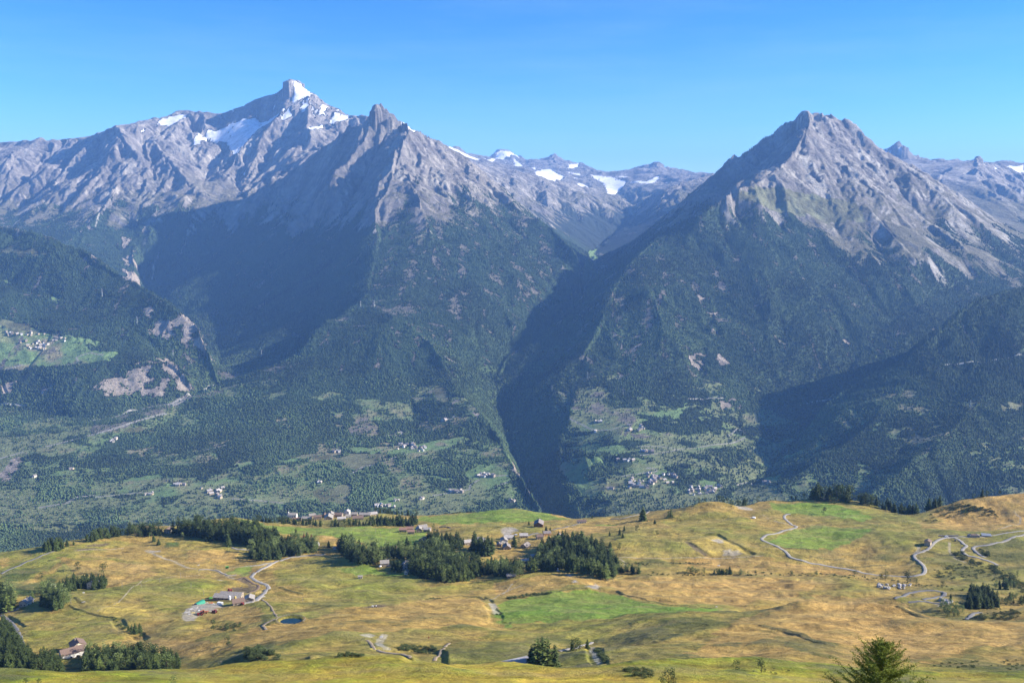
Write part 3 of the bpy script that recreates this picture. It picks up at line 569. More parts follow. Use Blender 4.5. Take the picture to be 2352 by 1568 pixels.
# sites of the far villages
FARH = []; hr = random.Random(3)
for (q, x0, x1, y0, y1, n, lb) in ((c4, 55, 300, 388, 408, 10, 'in the upper rows of the village on the left terrace'), (c4, 110, 330, 442, 498, 22, 'in the core of the village on the left terrace'), (c4, 350, 450, 425, 445, 7, 'at the right end of the left terrace village'), (c4, 20, 90, 385, 395, 4, 'at the left edge on the terrace'), (c4, 745, 800, 1100, 1122, 5, 'in the hamlet below the valley road'), (c4, 445, 490, 1300, 1310, 3, 'by the narrow field on the lower left'), (c4, 210, 235, 1350, 1362, 2, 'near the crane on the lower left'),
  (c4, 1160, 1240, 1405, 1418, 4, 'above the wide green field'), (c4, 980, 1050, 1465, 1482, 4, 'below the pipeline field'), (c4, 1350, 1540, 1430, 1500, 12, 'in the scattered hamlet below the wooded hill'), (c4, 2235, 2290, 1185, 1200, 3, 'beside the dry slope road'), (c4, 2130, 2160, 1390, 1400, 2, 'on the valley road bend'),
  (c5, 320, 440, 1130, 1172, 16, 'in the compact village on the middle terrace'), (c5, 420, 515, 1155, 1185, 8, 'at the right of the middle terrace village'), (c5, 860, 970, 1328, 1358, 11, 'in the village near the gorge rim'), (c5, 665, 760, 1440, 1465, 8, 'in the hamlet left of the gorge'), (c5, 300, 332, 1515, 1525, 3, 'on the low meadow left of the gorge'), (c5, 170, 300, 1543, 1563, 9, 'just above the skyline of the near meadows'), (c5, 465, 495, 1500, 1510, 2, 'beside the low hedge left of the gorge'), (c5, 1050, 1115, 1515, 1525, 4, 'at the foot of the gorge cliff'), (c5, 620, 660, 970, 980, 3, 'on the track under the wooded hill'),
  (c5, 1635, 1685, 980, 992, 4, 'in the upper terrace hamlet right of the gorge'), (c5, 1870, 1975, 1010, 1050, 14, 'in the tight upper village right of the gorge'), (c5, 1630, 1655, 1050, 1060, 2, 'below the upper terrace hamlet'), (c5, 1950, 2060, 1178, 1196, 8, 'along the middle road right of the gorge'), (c5, 1790, 1905, 1238, 1252, 6, 'above the big light green field'), (c5, 2000, 2020, 1330, 1340, 2, 'above the church village'),
  (c5, 1850, 2050, 1375, 1432, 22, 'around the far bell tower'), (c5, 2000, 2195, 1335, 1400, 20, 'in the upper right part of the church village'), (c5, 1720, 1775, 1430, 1442, 3, 'below the big light green field'), (c5, 2270, 2300, 1445, 1458, 2, 'by the wood right of the church village'), (c6, 90, 330, 1415, 1485, 24, 'in the valley village seen over the round hilltop'), (c6, 590, 650, 1390, 1400, 4, 'on the lane right of the valley village')):
    for k in range(n):
        w = gf.hit(*q((hr.uniform(x0, x1), hr.uniform(y0, y1)))[0], 3300, 9000); FARH.append((w[0], w[1], w[2], 'tiny pale house ' + lb, 'far houses ' + lb))
        ii = int(np.interp(w[0] / w[1], gf.a, np.arange(len(gf.a)))); jj = int(np.interp(w[1], gf.D, np.arange(len(gf.D)))); fdens[max(jj - 12, 0):jj + 3, max(ii - 4, 0):ii + 5] *= .06; mead[max(jj - 12, 0):jj + 3, max(ii - 4, 0):ii + 5] *= .3
# forest on the mountainsides (no one could count these trees)
N = 850000
ra = rng.uniform(-.60, .60, N); rs = rng.uniform(math.log(2500), math.log(10800), N); rd = np.exp(rs); fdens[:, :] = np.where((DD < 3250) & (AA > -.30), 0, fdens)
fa = np.interp(ra, gf.a, np.arange(len(gf.a))).round().astype(int); fj = np.interp(rd, gf.D, np.arange(len(gf.D))).round().astype(int)
ok = rng.rand(N) < fdens[fj, fa] * .95 * (1 - .45 * lowl[fj, fa] * sstep(-.3, .3, n2[fj, fa])) + (.025 + .10 * (rd > 5000) * (n3[fj, fa] > .1)) * mead[fj, fa] * (rd < 7000)
# leave out those hidden behind a nearer ridge
el = gf.Z / gf.D[:, None]; hor = np.maximum.accumulate(el, 0)
ok &= (el[fj, fa] + 30 / rd > hor[fj, fa] - .004)
ra, rd, fa, fj = ra[ok], rd[ok], fa[ok], fj[ok]
tx, ty = ra * rd, rd; tz = gf.atv(tx, ty)
bl = (fbm(tx / 500, ty / 500, 88, 3) + .7 * rng.randn(len(tx)) * .35 - (tz + 1000) / 350. > .15)
hs = rng.uniform(.5, 1.5, len(tx)) * (1 + .3 * fbm(tx / 200, ty / 200, 93, 2)) * (1 + (rd - 4000) / 12000) * 11
print('forest trees', len(tx))
def crown_pts(kind):
    V, T = [], []
    if kind == 0:
        for (z0, z1, r) in ((.08, .62, .25), (.38, 1.0, .17)):
            b = len(V); n = 6
            for k in range(n):
                t = 2 * math.pi * k / n; rr = r * (1 + .25 * ((k * 7) % 3 - 1)); V.append((rr * math.cos(t), rr * math.sin(t), z0))
            V.append((0, 0, z1)); T += [(b + k, b + (k + 1) % n, b + n) for k in range(n)]
    else:
        for (zz, r) in ((.05, .22), (.35, .36), (.72, .28)):
            for k in range(6):
                t = 2 * math.pi * k / 6 + zz; rr = r * (1 + .2 * ((k * 5) % 3 - 1)); V.append((rr * math.cos(t), rr * math.sin(t), zz))
        V.append((0, 0, .95))
        for a in (0, 6):
            for k in range(6): T += [(a + k, a + (k + 1) % 6, a + 6 + k), (a + (k + 1) % 6, a + 6 + (k + 1) % 6, a + 6 + k)]
        T += [(12 + k, 12 + (k + 1) % 6, 18) for k in range(6)]
    return np.array(V), np.array(T)
def forest_mesh(name, x, y, z, h, kind, base, var):
    V, T = crown_pts(kind); n = len(x)
    th = rng.uniform(0, 6.28, n); c, s = np.cos(th), np.sin(th)
    vx = (V[None, :, 0] * c[:, None] - V[None, :, 1] * s[:, None]) * h[:, None]; vy = (V[None, :, 0] * s[:, None] + V[None, :, 1] * c[:, None]) * h[:, None]
    VV = np.stack([vx + x[:, None], vy + y[:, None], V[None, :, 2] * h[:, None] + z[:, None]], -1).reshape(-1, 3)
    TT = (T[None] + (np.arange(n) * len(V))[:, None, None]).reshape(-1, 3)
    pt = fbm(x / 330, y / 330, 91, 4, .6); tint = np.clip(rng.randn(n) * .2 + 1 + pt * .9, .35, 2.2)[:, None] * (np.array(base)[None] * (1 + var * rng.randn(n, 1) * np.array([[1, .5, .2]])))
    col = np.repeat(np.clip(tint, .005, 1), len(V), 0)
    mm = NT(name + '_leaves'); a_ = mm.n('ShaderNodeAttribute', attribute_name='alb'); mm.l(a_.outputs['Color'], mm.b.inputs['Base Color'])
    return tag(mesh_obj(name, VV, TT, [mm.m], cols={'alb': col}), kind='stuff')
forest_mesh('conifer_forest', tx[~bl], ty[~bl], tz[~bl] - 1, hs[~bl], 0, (.029, .051, .026), .12)
forest_mesh('broadleaf_forest', tx[bl], ty[bl], tz[bl] - 1, hs[bl] * .72, 1, (.056, .086, .035), .15)
print('forest', time.time() - T0)
# ------------------------------------------------------------------ near terrain: meadows, hamlets and wooded knolls
fn = Field(-.80, .80, 26, 2420, .0034)
L = lambda *p: fn.line(p)
H = lambda *p: fn.hid(p)
q1, q2, q3, q4 = K(0, 1119.7, .286), K(574.2, 1119.7, .286), K(1148.4, 1119.7, .286), K(1749, 1119.7, .286)
for d_, z_ in ((27, -15.7), (60, -34.4), (90, -51), (130, -72.8), (160, -89), (190, -105), (220, -121), (248, -135.5)): H((-700, d_, z_), (3000, d_, z_))
# crest of the hillside just below the viewpoint
L((-400,1540,300),(0,1535,300),(70,1544,295),(177,1551,290),(257,1550,300),(372,1544,310),(486,1531,320),(600,1519,330),(690,1517,335),(817,1510,335),(917,1510,335),(1003,1520,325),(1032,1535,310),(1060,1531,330),(1117,1519,340),(1177,1519,340),(1219,1528,330),(1277,1543,310),(1348,1539,310),(1405,1544,305),(1448,1526,320),(1520,1516,335),(1640,1515,340),(1751,1517,345),(1850,1526,345),(1950,1536,340),(2060,1541,330),(2121,1539,330),(2250,1545,330),(2352,1549,330),(2900,1550,330))
H((-400,360,-190),(0,360,-192),(500,380,-200),(900,395,-203),(1300,370,-203),(1600,385,-200),(2100,380,-200),(3000,380,-200))
H((-400,430,-243),(0,430,-243),(450,440,-240),(900,450,-232),(1250,440,-235))
# left: wooded hollow, meadow bowl, rim
L((-400,1545,560),(0,1540,560),(160,1538,560),(330,1538,550),(400,1530,535),(470,1528,510),(560,1525,480),(640,1520,465))
L((-400,1490,640),(0,1480,640),(160,1478,640),(330,1470,630),(450,1472,590),(560,1482,555),(700,1480,540))
L((-400,1420,760),(0,1415,760),(60,1418,740),(200,1420,730),(400,1425,690),(520,1440,650),(640,1440,620))
L((-400,1370,860),(0,1375,820),(150,1378,800),(300,1390,770),(420,1395,760),(470,1376,800),(560,1378,790),(640,1390,740))
L((410,1420,715),(440,1430,700),(480,1428,705),(510,1410,735))
L((415,1408,735),(432,1398,750),(460,1395,757),(520,1385,780),(590,1370,800))
L((-400,1345,900),(0,1345,890),(160,1345,880),(300,1350,860),(420,1350,860),(520,1355,850),(640,1345,860))
L((-400,1318,940),(0,1310,950),(160,1305,950),(300,1302,960),(480,1310,950),(600,1315,930))
L((-400,1300,960),(0,1290,985),(60,1278,1000),(130,1262,1020),(200,1250,1050),(350,1245,1080),(500,1262,1060),(640,1262,1070))
L((-400,1300,970),(-100,1290,990),(0,1278,1010),(60,1269,1020),(115,1257,1040),(160,1245,1055),(200,1232,1090),(240,1226,1110),(330,1226,1140),(420,1222,1150),(500,1226,1160))
L((300,1207,1250),(386,1204,1250),(440,1196,1270),(486,1188,1290),(543,1188,1300),(603,1200,1290),(680,1205,1290),(746,1208,1290),(830,1208,1280))
# centre: track hollow, golden slope with pond, bowl of meadow
L((640,1515,430),(760,1512,460),(900,1508,470),(980,1518,440))
L((560,1505,490),(640,1500,490),(760,1495,500),(860,1490,510),(950,1502,490),(1010,1508,470))
L((880,1478,545),(930,1480,540),(1000,1484,530)); L((885,1492,515),(930,1500,480),(985,1508,470))
L((640,1462,570),(760,1460,570),(880,1455,580),(1000,1450,590),(1130,1455,580))
L((606,1440,615),(640,1428,640),(700,1412,680),(760,1402,700),(830,1396,720),(900,1392,730),(980,1388,740),(1060,1386,745),(1120,1400,720),(1150,1410,700))
L((640,1420,660),(670,1415,680),(698,1415,680),(702,1424,668),(670,1430,655),(640,1430,650))
L((620,1385,750),(720,1385,790),(820,1388,790),(880,1386,790))
L((640,1340,850),(760,1352,850),(880,1360,850),(1000,1350,860),(1100,1345,860))
L((620,1310,930),(760,1318,930),(900,1330,915),(1000,1330,910),(1100,1330,910))
L((640,1290,990),(760,1280,1000),(900,1290,980),(1000,1290,980))
L((700,1262,1060),(800,1262,1060),(900,1262,1060),(1000,1262,1060),(1130,1268,1030))
L((735,1228,1130),(800,1232,1130),(880,1245,1110),(960,1240,1120),(1050,1240,1110),(1150,1240,1110))
L((690,1218,1200),(800,1220,1190),(900,1225,1170),(980,1222,1190),(1060,1215,1200),(1150,1215,1190))
L((640,1198,1400),(700,1195,1420),(800,1192,1430),(900,1196,1380),(950,1195,1360),(1000,1200,1300),(1100,1200,1280))
L((560,1188,1520),(700,1188,1500),(860,1182,1500),(957,1181,1480),(1032,1178,1480),(1117,1175,1460),(1177,1170,1450),(1205,1170,1440),(1262,1178,1420),(1348,1190,1380),(1405,1188,1370),(1463,1180,1360),(1505,1171,1360),(1577,1163,1350))
# right of centre: knoll with cairn, bright green field, long dark bank
L((1148,1330,895),(1175,1322,905),(1205,1317,910),(1248,1308,920),(1291,1310,915),(1348,1317,900),(1377,1327,885))
L((1148,1372,800),(1250,1358,820),(1350,1350,830),(1390,1352,830),(1420,1360,815))
L((1150,1390,760),(1148,1435,650),(1250,1430,650)); L((1148,1300,985),(1250,1296,990),(1350,1300,985),(1400,1330,905),(1420,1325,920))
L((1390,1345,840),(1470,1330,890),(1600,1328,900),(1750,1330,900))
L((1200,1400,735),(1350,1400,735),(1500,1392,750),(1650,1395,750),(1780,1388,760))
L((1300,1430,650),(1400,1420,680),(1500,1412,710),(1560,1402,730))
L((1148,1470,555),(1250,1475,540),(1300,1470,560)); L((1148,1500,495),(1210,1510,510),(1300,1520,500),(1340,1510,500))
L((1300,1490,520),(1350,1478,560),(1390,1468,570),(1420,1457,580),(1491,1431,600),(1548,1417,610),(1577,1409,620),(1634,1405,620),(1677,1413,610),(1730,1425,590))
L((1420,1500,470),(1500,1480,490),(1560,1465,510),(1640,1450,530),(1730,1440,550))
H((1450,660,-300),(1560,680,-308),(1680,690,-312))
L((1380,1530,420),(1450,1515,440),(1600,1500,450),(1750,1480,470))
# big golden hill on the right
L((1720,1425,590),(1745,1412,600),(1778,1400,610),(1806,1386,615),(1872,1372,620),(1949,1369,620),(2006,1374,615),(2064,1383,605),(2092,1398,590),(2149,1422,565),(2207,1425,560),(2264,1425,560),(2352,1425,560),(2900,1440,550))
L((1750,1440,550),(1850,1425,560),(1950,1420,560),(2050,1430,550),(2150,1440,540),(2352,1450,530),(2900,1460,520))
L((1755,1443,545),(1800,1450,525),(1850,1462,500),(1900,1478,480),(1960,1482,470),(2100,1475,480),(2352,1470,480))
L((2120,1535,400),(2180,1515,430),(2250,1490,460),(2310,1470,490),(2352,1460,500),(2900,1400,560))
L((1760,1500,430),(1850,1505,420),(1950,1510,420),(2060,1515,410))
H((1790,720,-338),(1880,740,-346),(2000,740,-345),(2100,700,-330),(2200,670,-310),(3000,680,-310))
L((2230,1423,640),(2264,1402,650),(2307,1396,655),(2352,1390,660),(2900,1380,680)); L((2180,1430,615),(2230,1425,625),(2300,1422,630))
L((1800,1360,830),(1950,1355,840),(2060,1370,800),(2150,1372,790),(2200,1380,760))
L((1750,1345,860),(1880,1345,860),(2020,1345,860),(2100,1340,870),(2250,1350,850),(2352,1360,840),(2900,1360,840))
L((2200,1395,760),(2250,1392,765),(2352,1385,780))
L((2050,1372,790),(2100,1358,830),(2160,1358,830))
L((1400,1315,940),(1600,1318,930),(1800,1315,940),(2010,1318,930),(2100,1326,910),(2200,1335,885),(2352,1350,860))
L((1400,1290,985),(1600,1290,985),(1800,1290,990),(1950,1305,965),(2040,1310,950),(2110,1300,960))
L((1400,1250,1050),(1500,1245,1060),(1600,1250,1050),(1750,1262,1030),(1850,1275,1010),(2000,1270,1020),(2090,1280,1000))
L((1400,1215,1150),(1480,1205,1160),(1560,1210,1150),(1680,1215,1140),(1760,1225,1110),(1900,1225,1110),(2050,1230,1090),(2120,1240,1060))
L((1560,1190,1230),(1570,1172,1260),(1606,1153,1280),(1628,1148,1285),(1648,1150,1280),(1677,1163,1265),(1720,1175,1240))
L((1700,1160,1310),(1751,1146,1360),(1820,1150,1360),(1892,1148,1370),(1963,1150,1350),(2006,1163,1310),(2049,1177,1270),(2101,1182,1240),(2149,1164,1240),(2207,1144,1250),(2278,1133,1260),(2352,1127,1260),(2900,1090,1300))
L((1780,1180,1230),(1900,1185,1230),(2050,1195,1200),(2120,1198,1190),(2200,1200,1180),(2352,1195,1160),(2900,1180,1150))
L((2120,1240,1060),(2200,1235,1080),(2300,1225,1090),(2352,1222,1090),(2900,1210,1100))
L((2100,1300,960),(2130,1272,1010),(2180,1262,1030),(2230,1270,1010),(2290,1285,980),(2352,1310,930),(2900,1330,900))
L((2120,1318,920),(2180,1300,955),(2260,1310,935),(2352,1335,890)); L((2200,1285,985),(2240,1290,970),(2300,1305,945))
L((2130,1320,925),(2250,1328,905),(2352,1345,870))
# beyond the rim the ground drops to the main valley
H((-700,1120,-450),(0,1130,-440),(200,1250,-470),(500,1420,-510),(700,1640,-600),(1200,1560,-600),(1500,1480,-530),(2000,1470,-560),(2100,1400,-560),(2352,1400,-520),(3000,1420,-500))
H((-700,1500,-760),(0,1500,-760),(500,1700,-720),(1200,1800,-780),(2000,1750,-780),(3000,1750,-750)); H((-700,2000,-1050),(3000,2000,-1000)); H((-700,2415,-1165),(3000,2415,-1165))
fn.solve(14, 2)
print('near field', fn.z.shape, time.time() - T0)
aN = np.concatenate([np.linspace(-.80, -.6, 50)[:-1], np.linspace(-.6, .6, 1150), np.linspace(.6, .80, 50)[1:]])
DN = np.exp(np.concatenate([np.linspace(math.log(27), math.log(150), 60)[:-1], np.linspace(math.log(150), math.log(360), 260)[:-1], np.linspace(math.log(360), math.log(1500), 760)[:-1], np.linspace(math.log(1500), math.log(2400), 60)]))
A2, D2 = np.meshgrid(aN, DN); X2 = A2 * D2
gn = Grid(aN, DN, fn.samp(A2, D2))
for k in range(6):
    p = np.pad(gn.Z, 1, 'edge'); gn.Z = (p[:-2, 1:-1] + p[2:, 1:-1] + p[1:-1, :-2] + p[1:-1, 2:] + 4 * gn.Z) / 8
nx_, ny_ = gn.grad(); nsl = np.hypot(nx_, ny_)
m1 = fbm(X2 / 120, D2 / 120, 201, 5, .5); m2 = fbm(X2 / 28, D2 / 28, 202, 4, .55); m3 = fbm(X2 / 7, D2 / 7, 203, 3, .6)
gu = gullies(X2, D2, nx_, ny_, 38., 3, 207)
far_ = sstep(150, 500, D2)
ns_ = sstep(170, 480, D2)
gn.Z += (m1 * 6.0 + m2 * 2.3) * ns_ + (m2 * .8 + m3 * .22) * sstep(120, 260, D2) * (1 - ns_) + m3 * .14 * ns_ + gu * .9 * sstep(.28, .6, nsl) * far_
# little terraces across the dry meadow on the right
te = (X2 > 40) & (X2 < 420) & (D2 > 745) & (D2 < 1000)
gn.Z += te * .8 * np.sin(D2 / 6.5 + m1 * 5 + m2 * 1.2) * sstep(40, 110, X2) * sstep(420, 330, X2) * sstep(745, 790, D2) * sstep(1000, 940, D2)
def flat(u, v, r, dmin=0, rise=0, squash=1):
    x, y, z = gn.hit(u, v, dmin); d = np.hypot((X2 - x), (D2 - y) * squash); w = sstep(r * 1.35, r, d)
    gn.Z = gn.Z * (1 - w) + (z + rise) * w; return x, y, z + rise
def dig(pts, w, depth, dmin=0, dmax=1e9):
    gn.Z -= gn.stroke(pts, w, dmin, dmax) * depth * .55 * (1 + m2)
dig(q2((1430,895),(1600,880),(1700,870),(1850,880),(1900,900),(1940,960),(1980,1030),(1970,1080),(2040,1090)), 9, 1.8)
dig(q2((1100,1290),(1200,1300),(1350,1305),(1450,1320),(1430,1370)), 14, 4)
dig(q1((940,1060),(970,1110),(1010,1140),(1100,1170),(1140,1220)), 8, 2.5)
dig(q3((1490,430),(1560,470),(1640,520),(1690,555)), 6, 2); dig(q3((1640,375),(1740,375),(1850,440),(1950,500),(2020,528)), 7, 2.5)
dig(q3((740,1290),(770,1360),(810,1410)), 7, 2.5); dig(q1((30,1030),(90,1070),(160,1115)), 7, 2)
PX, PY, PZ = flat(*q2((328, 1062))[0], 10, 600, 0, 1.0)
wp = np.hypot((X2 - PX) / 8.2, (D2 - PY) / 5.6); gn.Z -= 2.0 * sstep(1.05, .75, wp)
gn.Z += 0
print('near grid', gn.Z.shape, time.time() - T0)
def npoly(*L, **k):
    M = np.zeros(gn.Z.shape)
    for p in L: M = np.maximum(M, gn.poly(p, **{**dict(dmin=380, dmax=1600, jit=4), **k}))
    for i in range(2):
        p = np.pad(M, 1, 'edge'); M = (p[:-2, 1:-1] + p[2:, 1:-1] + p[1:-1, :-2] + p[1:-1, 2:] + 4 * M) / 8
    return M
P4 = lambda *p: list(p)
green = npoly(q2((0,275),(600,318),(900,312),(1200,322),(1440,335),(1420,360),(1390,410),(1280,480),(1000,470),(560,380),(230,360),(0,290)), q1((1900,250),(2108,280),(2108,312),(1950,285)), q1((1340,300),(1500,255),(1700,240),(1600,262),(1480,300)),
  q2((1350,232),(1700,202),(2200,178),(2400,190),(2500,250),(2108,245),(1900,282),(1500,290),(1330,262)), q3((0,190),(200,177),(400,215),(600,250),(300,265),(0,280)),
  q3((-40,950),(0,930),(200,888),(500,828),(760,810),(850,830),(950,862),(1080,885),(1350,955),(1800,972),(1500,1000),(1000,1022),(600,1060),(130,1088),(120,1122),(50,1127),(0,1060),(-30,1000)),
  q3((730,300),(870,290),(990,278),(870,310)), q4((70,112),(350,122),(500,108),(560,130),(900,240),(800,268),(600,230),(240,212),(100,180)), q4((240,330),(450,300),(900,330),(850,370),(560,490),(400,490),(150,470),(50,440)),
  q2((700,640),(950,618),(1080,680),(1300,700),(900,705),(750,680)), q1((1900,640),(2050,625),(2000,700),(1830,690)))
mid = npoly(q2((230,600),(700,540),(1100,700),(1500,800),(2000,720),(2100,740),(1600,860),(900,910),(600,860),(200,760)), q1((150,1010),(400,1000),(560,935),(700,1000),(950,1040),(930,1100),(700,1120),(400,1080),(160,1090)), q1((1150,830),(1350,800),(1700,700),(1850,760),(1700,880),(1550,900),(1450,990),(1300,990),(1160,900)),
  q1((200,1230),(250,1150),(600,1130),(900,1150),(1000,1220),(600,1260),(250,1330)), q3((130,1090),(600,1065),(1500,1005),(1000,1130),(740,1240),(480,1290),(0,1300),(-200,1240),(-100,1180)), q1((360,500),(600,460),(900,420),(1100,440),(700,520),(450,590),(100,640),(60,620)),
  q3((500,1330),(740,1290),(800,1450),(480,1480)), q4((0,340),(250,330),(60,440),(0,430)), q3((1280,250),(1560,200),(1900,200),(2100,300),(1800,360),(1400,330)))
dark = npoly(q1((0,680),(110,642),(340,636),(345,650),(200,750),(0,745)), q1((130,812),(230,760),(380,725),(465,730),(440,785),(250,862),(120,866)), q1((0,762),(190,760),(120,830),(0,820)), q1((1310,455),(1380,436),(1450,442),(1440,470),(1330,482)), jit=2)
yell = npoly(q1((800,985),(850,932),(1000,915),(1120,930),(1190,1000),(1100,1030),(900,1036),(820,1012)), q3((1510,430),(1650,392),(1740,388),(1980,520),(1700,555)), jit=1)
gold = npoly(q2((0,1140),(200,1100),(440,1060),(700,980),(900,960),(1150,940),(1400,900),(1850,890),(1940,1000),(1960,1090),(1500,1130),(1000,1160),(600,1180),(300,1240),(0,1290)), q1((1180,1230),(1400,1215),(1700,1260),(2108,1110),(2108,1250),(1600,1350),(1300,1300)), q1((1600,980),(1950,930),(2108,960),(2108,1060),(1900,1080),(1650,1060)),
  q4((-200,1060),(0,990),(250,900),(500,870),(900,880),(1200,960),(1500,1060),(2200,1060),(2300,1250),(1700,1300),(1200,1420),(600,1450),(0,1400),(-500,1400),(-600,1330)), q2((560,385),(700,400),(1000,470),(1050,500),(700,470),(590,430)), q1((450,560),(900,580),(1200,640),(1300,700),(1000,780),(860,800),(840,720),(600,700)),
  q1((0,560),(80,560),(60,620),(0,650)), q1((130,820),(260,720),(420,640),(480,600),(500,640),(300,730),(170,810)), q2((1950,760),(2400,700),(2900,720),(2950,760),(2300,850),(1990,890)), q3((450,330),(560,310),(990,290),(700,380),(380,420),(360,440)), q3((860,740),(1100,710),(2100,720),(2600,750),(2400,870),(1900,950),(1350,940),(1000,870)),
  q4((0,560),(500,640),(900,700),(0,690),(-700,580),(-500,560)), q4((1250,250),(1600,60),(1850,60),(2200,30),(2300,330),(1800,350),(1300,330)), q1((1500,500),(1800,500),(1950,520),(1800,590),(1500,590)))
def L3(c, t): return np.array(c)[None, None] * t[..., None]
t = np.clip(.42 + m1 * 1.1 + m2 * .7, 0, 1)
c0 = L3((.165, .190, .052), t) + L3((.290, .228, .088), 1 - t)
gl = np.clip(.45 + m1 * .6 + m2 * .8, 0, 1); cg = L3((.270, .215, .085), gl) + L3((.385, .275, .125), 1 - gl)
gg = np.clip(.5 + m1 * .6 + m2 * .5, 0, 1); cgr = L3((.110, .215, .038), gg) + L3((.165, .245, .048), 1 - gg)
cm = L3((.150, .195, .042), gg) + L3((.245, .225, .068), 1 - gg)
nc = c0
for M, c_ in ((mid, cm), (gold, cg), (green, cgr), (yell, L3((.40, .34, .11), 1 + 0 * m1)), (dark, L3((.060, .100, .030), 1 + 0 * m1))):
    Mx = np.clip(M * (.92 + m2 * .5), 0, 1)[..., None] if M is not green else M[..., None]; nc = nc * (1 - Mx) + c_ * Mx
near_ = sstep(430, 330, D2); ng = np.clip(.5 + m1 * .7 + m2 * .9 + m3 * .4, 0, 1)
cn = L3((.165, .225, .026), ng) + L3((.37, .30, .065), 1 - ng); nc = nc * (1 - near_[..., None]) + cn * near_[..., None]
stk = fbm(X2 / 90, gn.Z / 1.6 + m1 * 1.5, 211, 4, .6); stk2 = fbm(X2 / 16 + 9, D2 / 16, 213, 4, .65)
nc = nc * (1 + (.35 * stk + .42 * stk2 + .42 * m3) * (1 - .6 * green))[..., None]
dg = sstep(.12, .45, stk + .5 * m2)[..., None] * (1 - green[..., None]) * .32; nc = nc * (1 - dg) + np.array((.15, .155, .05)) * dg
nc = np.clip(nc * np.array((1.12, .97, .64)), .01, 1)
olive_shade = npoly(q3((820,1240),(950,1192),(1200,1102),(1400,1048),(1600,1010),(1800,1022),(1880,1060),(1700,1120),(1400,1165),(1100,1235),(900,1290),(800,1280)), q4((20,1108),(200,1128),(400,1178),(560,1250),(540,1290),(380,1262),(200,1205),(60,1150)), q4((1780,978),(2060,1000),(2150,1060),(1700,1060)),
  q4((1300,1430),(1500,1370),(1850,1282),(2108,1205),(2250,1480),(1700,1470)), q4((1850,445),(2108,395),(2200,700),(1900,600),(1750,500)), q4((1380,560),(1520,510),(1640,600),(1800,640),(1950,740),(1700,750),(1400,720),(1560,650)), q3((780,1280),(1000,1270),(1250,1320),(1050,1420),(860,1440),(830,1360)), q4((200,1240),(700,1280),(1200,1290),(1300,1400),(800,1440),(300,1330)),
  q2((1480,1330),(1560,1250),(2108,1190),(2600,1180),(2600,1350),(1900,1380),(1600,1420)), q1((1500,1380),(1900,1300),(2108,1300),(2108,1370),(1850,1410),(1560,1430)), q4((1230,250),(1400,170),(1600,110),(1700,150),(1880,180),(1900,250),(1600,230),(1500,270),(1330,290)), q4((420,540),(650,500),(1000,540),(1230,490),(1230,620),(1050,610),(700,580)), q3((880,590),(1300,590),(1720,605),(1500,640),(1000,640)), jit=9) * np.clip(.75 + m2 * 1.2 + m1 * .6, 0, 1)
nc = nc * (1 - .72 * olive_shade[..., None]) + np.array((.105, .110, .028)) * .72 * olive_shade[..., None]  # dark olive grass, with the shade of the hillock flanks painted into the colour
# banks of rough grass and dwarf juniper on the steep faces
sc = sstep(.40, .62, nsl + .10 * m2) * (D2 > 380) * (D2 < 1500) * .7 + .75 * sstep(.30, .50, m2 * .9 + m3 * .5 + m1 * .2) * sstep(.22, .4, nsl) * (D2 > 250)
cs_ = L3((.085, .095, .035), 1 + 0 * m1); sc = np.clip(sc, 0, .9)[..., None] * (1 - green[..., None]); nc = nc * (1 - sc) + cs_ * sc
br = npoly(q1((680,458),(880,442),(870,462),(700,472)), q1((610,492),(790,480),(740,500),(620,506)), q2((900,960),(980,938),(1060,932),(1110,942),(1060,958),(950,965)), q1((1850,810),(1880,795),(2000,800),(2030,820),(1990,845),(1880,830)), q1((1880,735),(1960,710),(2010,770),(2060,790),(2050,830),(2010,830),(1990,780)), q3((1480,425),(1500,430),(1640,520),(1690,556),(1650,550),(1540,480)), jit=1)
nc = nc * (1 - .85 * br[..., None]) + np.array((.115, .085, .06)) * .85 * br[..., None]
gy = npoly(q1((1480,1000),(1520,960),(1580,930),(1750,930),(1800,945),(1700,990),(1600,1030),(1490,1075),(1470,1040)), q2((2010,340),(2130,330),(2160,345),(2100,365),(2050,395)), q3((0,330),(80,315),(150,330),(100,345),(60,395)), q3((1880,138),(1960,148),(2040,178),(1980,180),(1920,165)), q3((1700,410),(1800,420),(1790,440),(1710,435)), q3((1800,500),(1900,500),(1970,530),(1850,550),(1790,530)),
  q3((520,700),(560,697),(605,708),(560,712)), q3((575,742),(600,742),(615,765),(590,765)), q1((1740,740),(1790,740),(1770,752)), q1((1180,505),(1300,505),(1230,520)), q4((1420,890),(1460,880),(1520,930),(1480,930)), q4((1380,935),(1440,918),(1470,930),(1420,950)), q3((690,795),(760,770),(810,790),(780,805)), q4((0,215),(60,250),(30,235)), jit=2)
nc = nc * (1 - .8 * gy[..., None]) + np.array((.36, .33, .30)) * .8 * gy[..., None]
st_ = np.zeros(gn.Z.shape)
for pts, w in ((q2((1100,1290),(1060,1270),(1030,1250),(1060,1210),(1080,1180)), 4), (q2((1940,930),(1960,960),(1980,1010)), 5), (q2((960,1180),(930,1190)), 6), (q3((740,1290),(770,1360),(810,1410)), 3)): st_ = np.maximum(st_, gn.stroke(pts, w, 380))
tr = np.zeros(gn.Z.shape); st_ *= .6
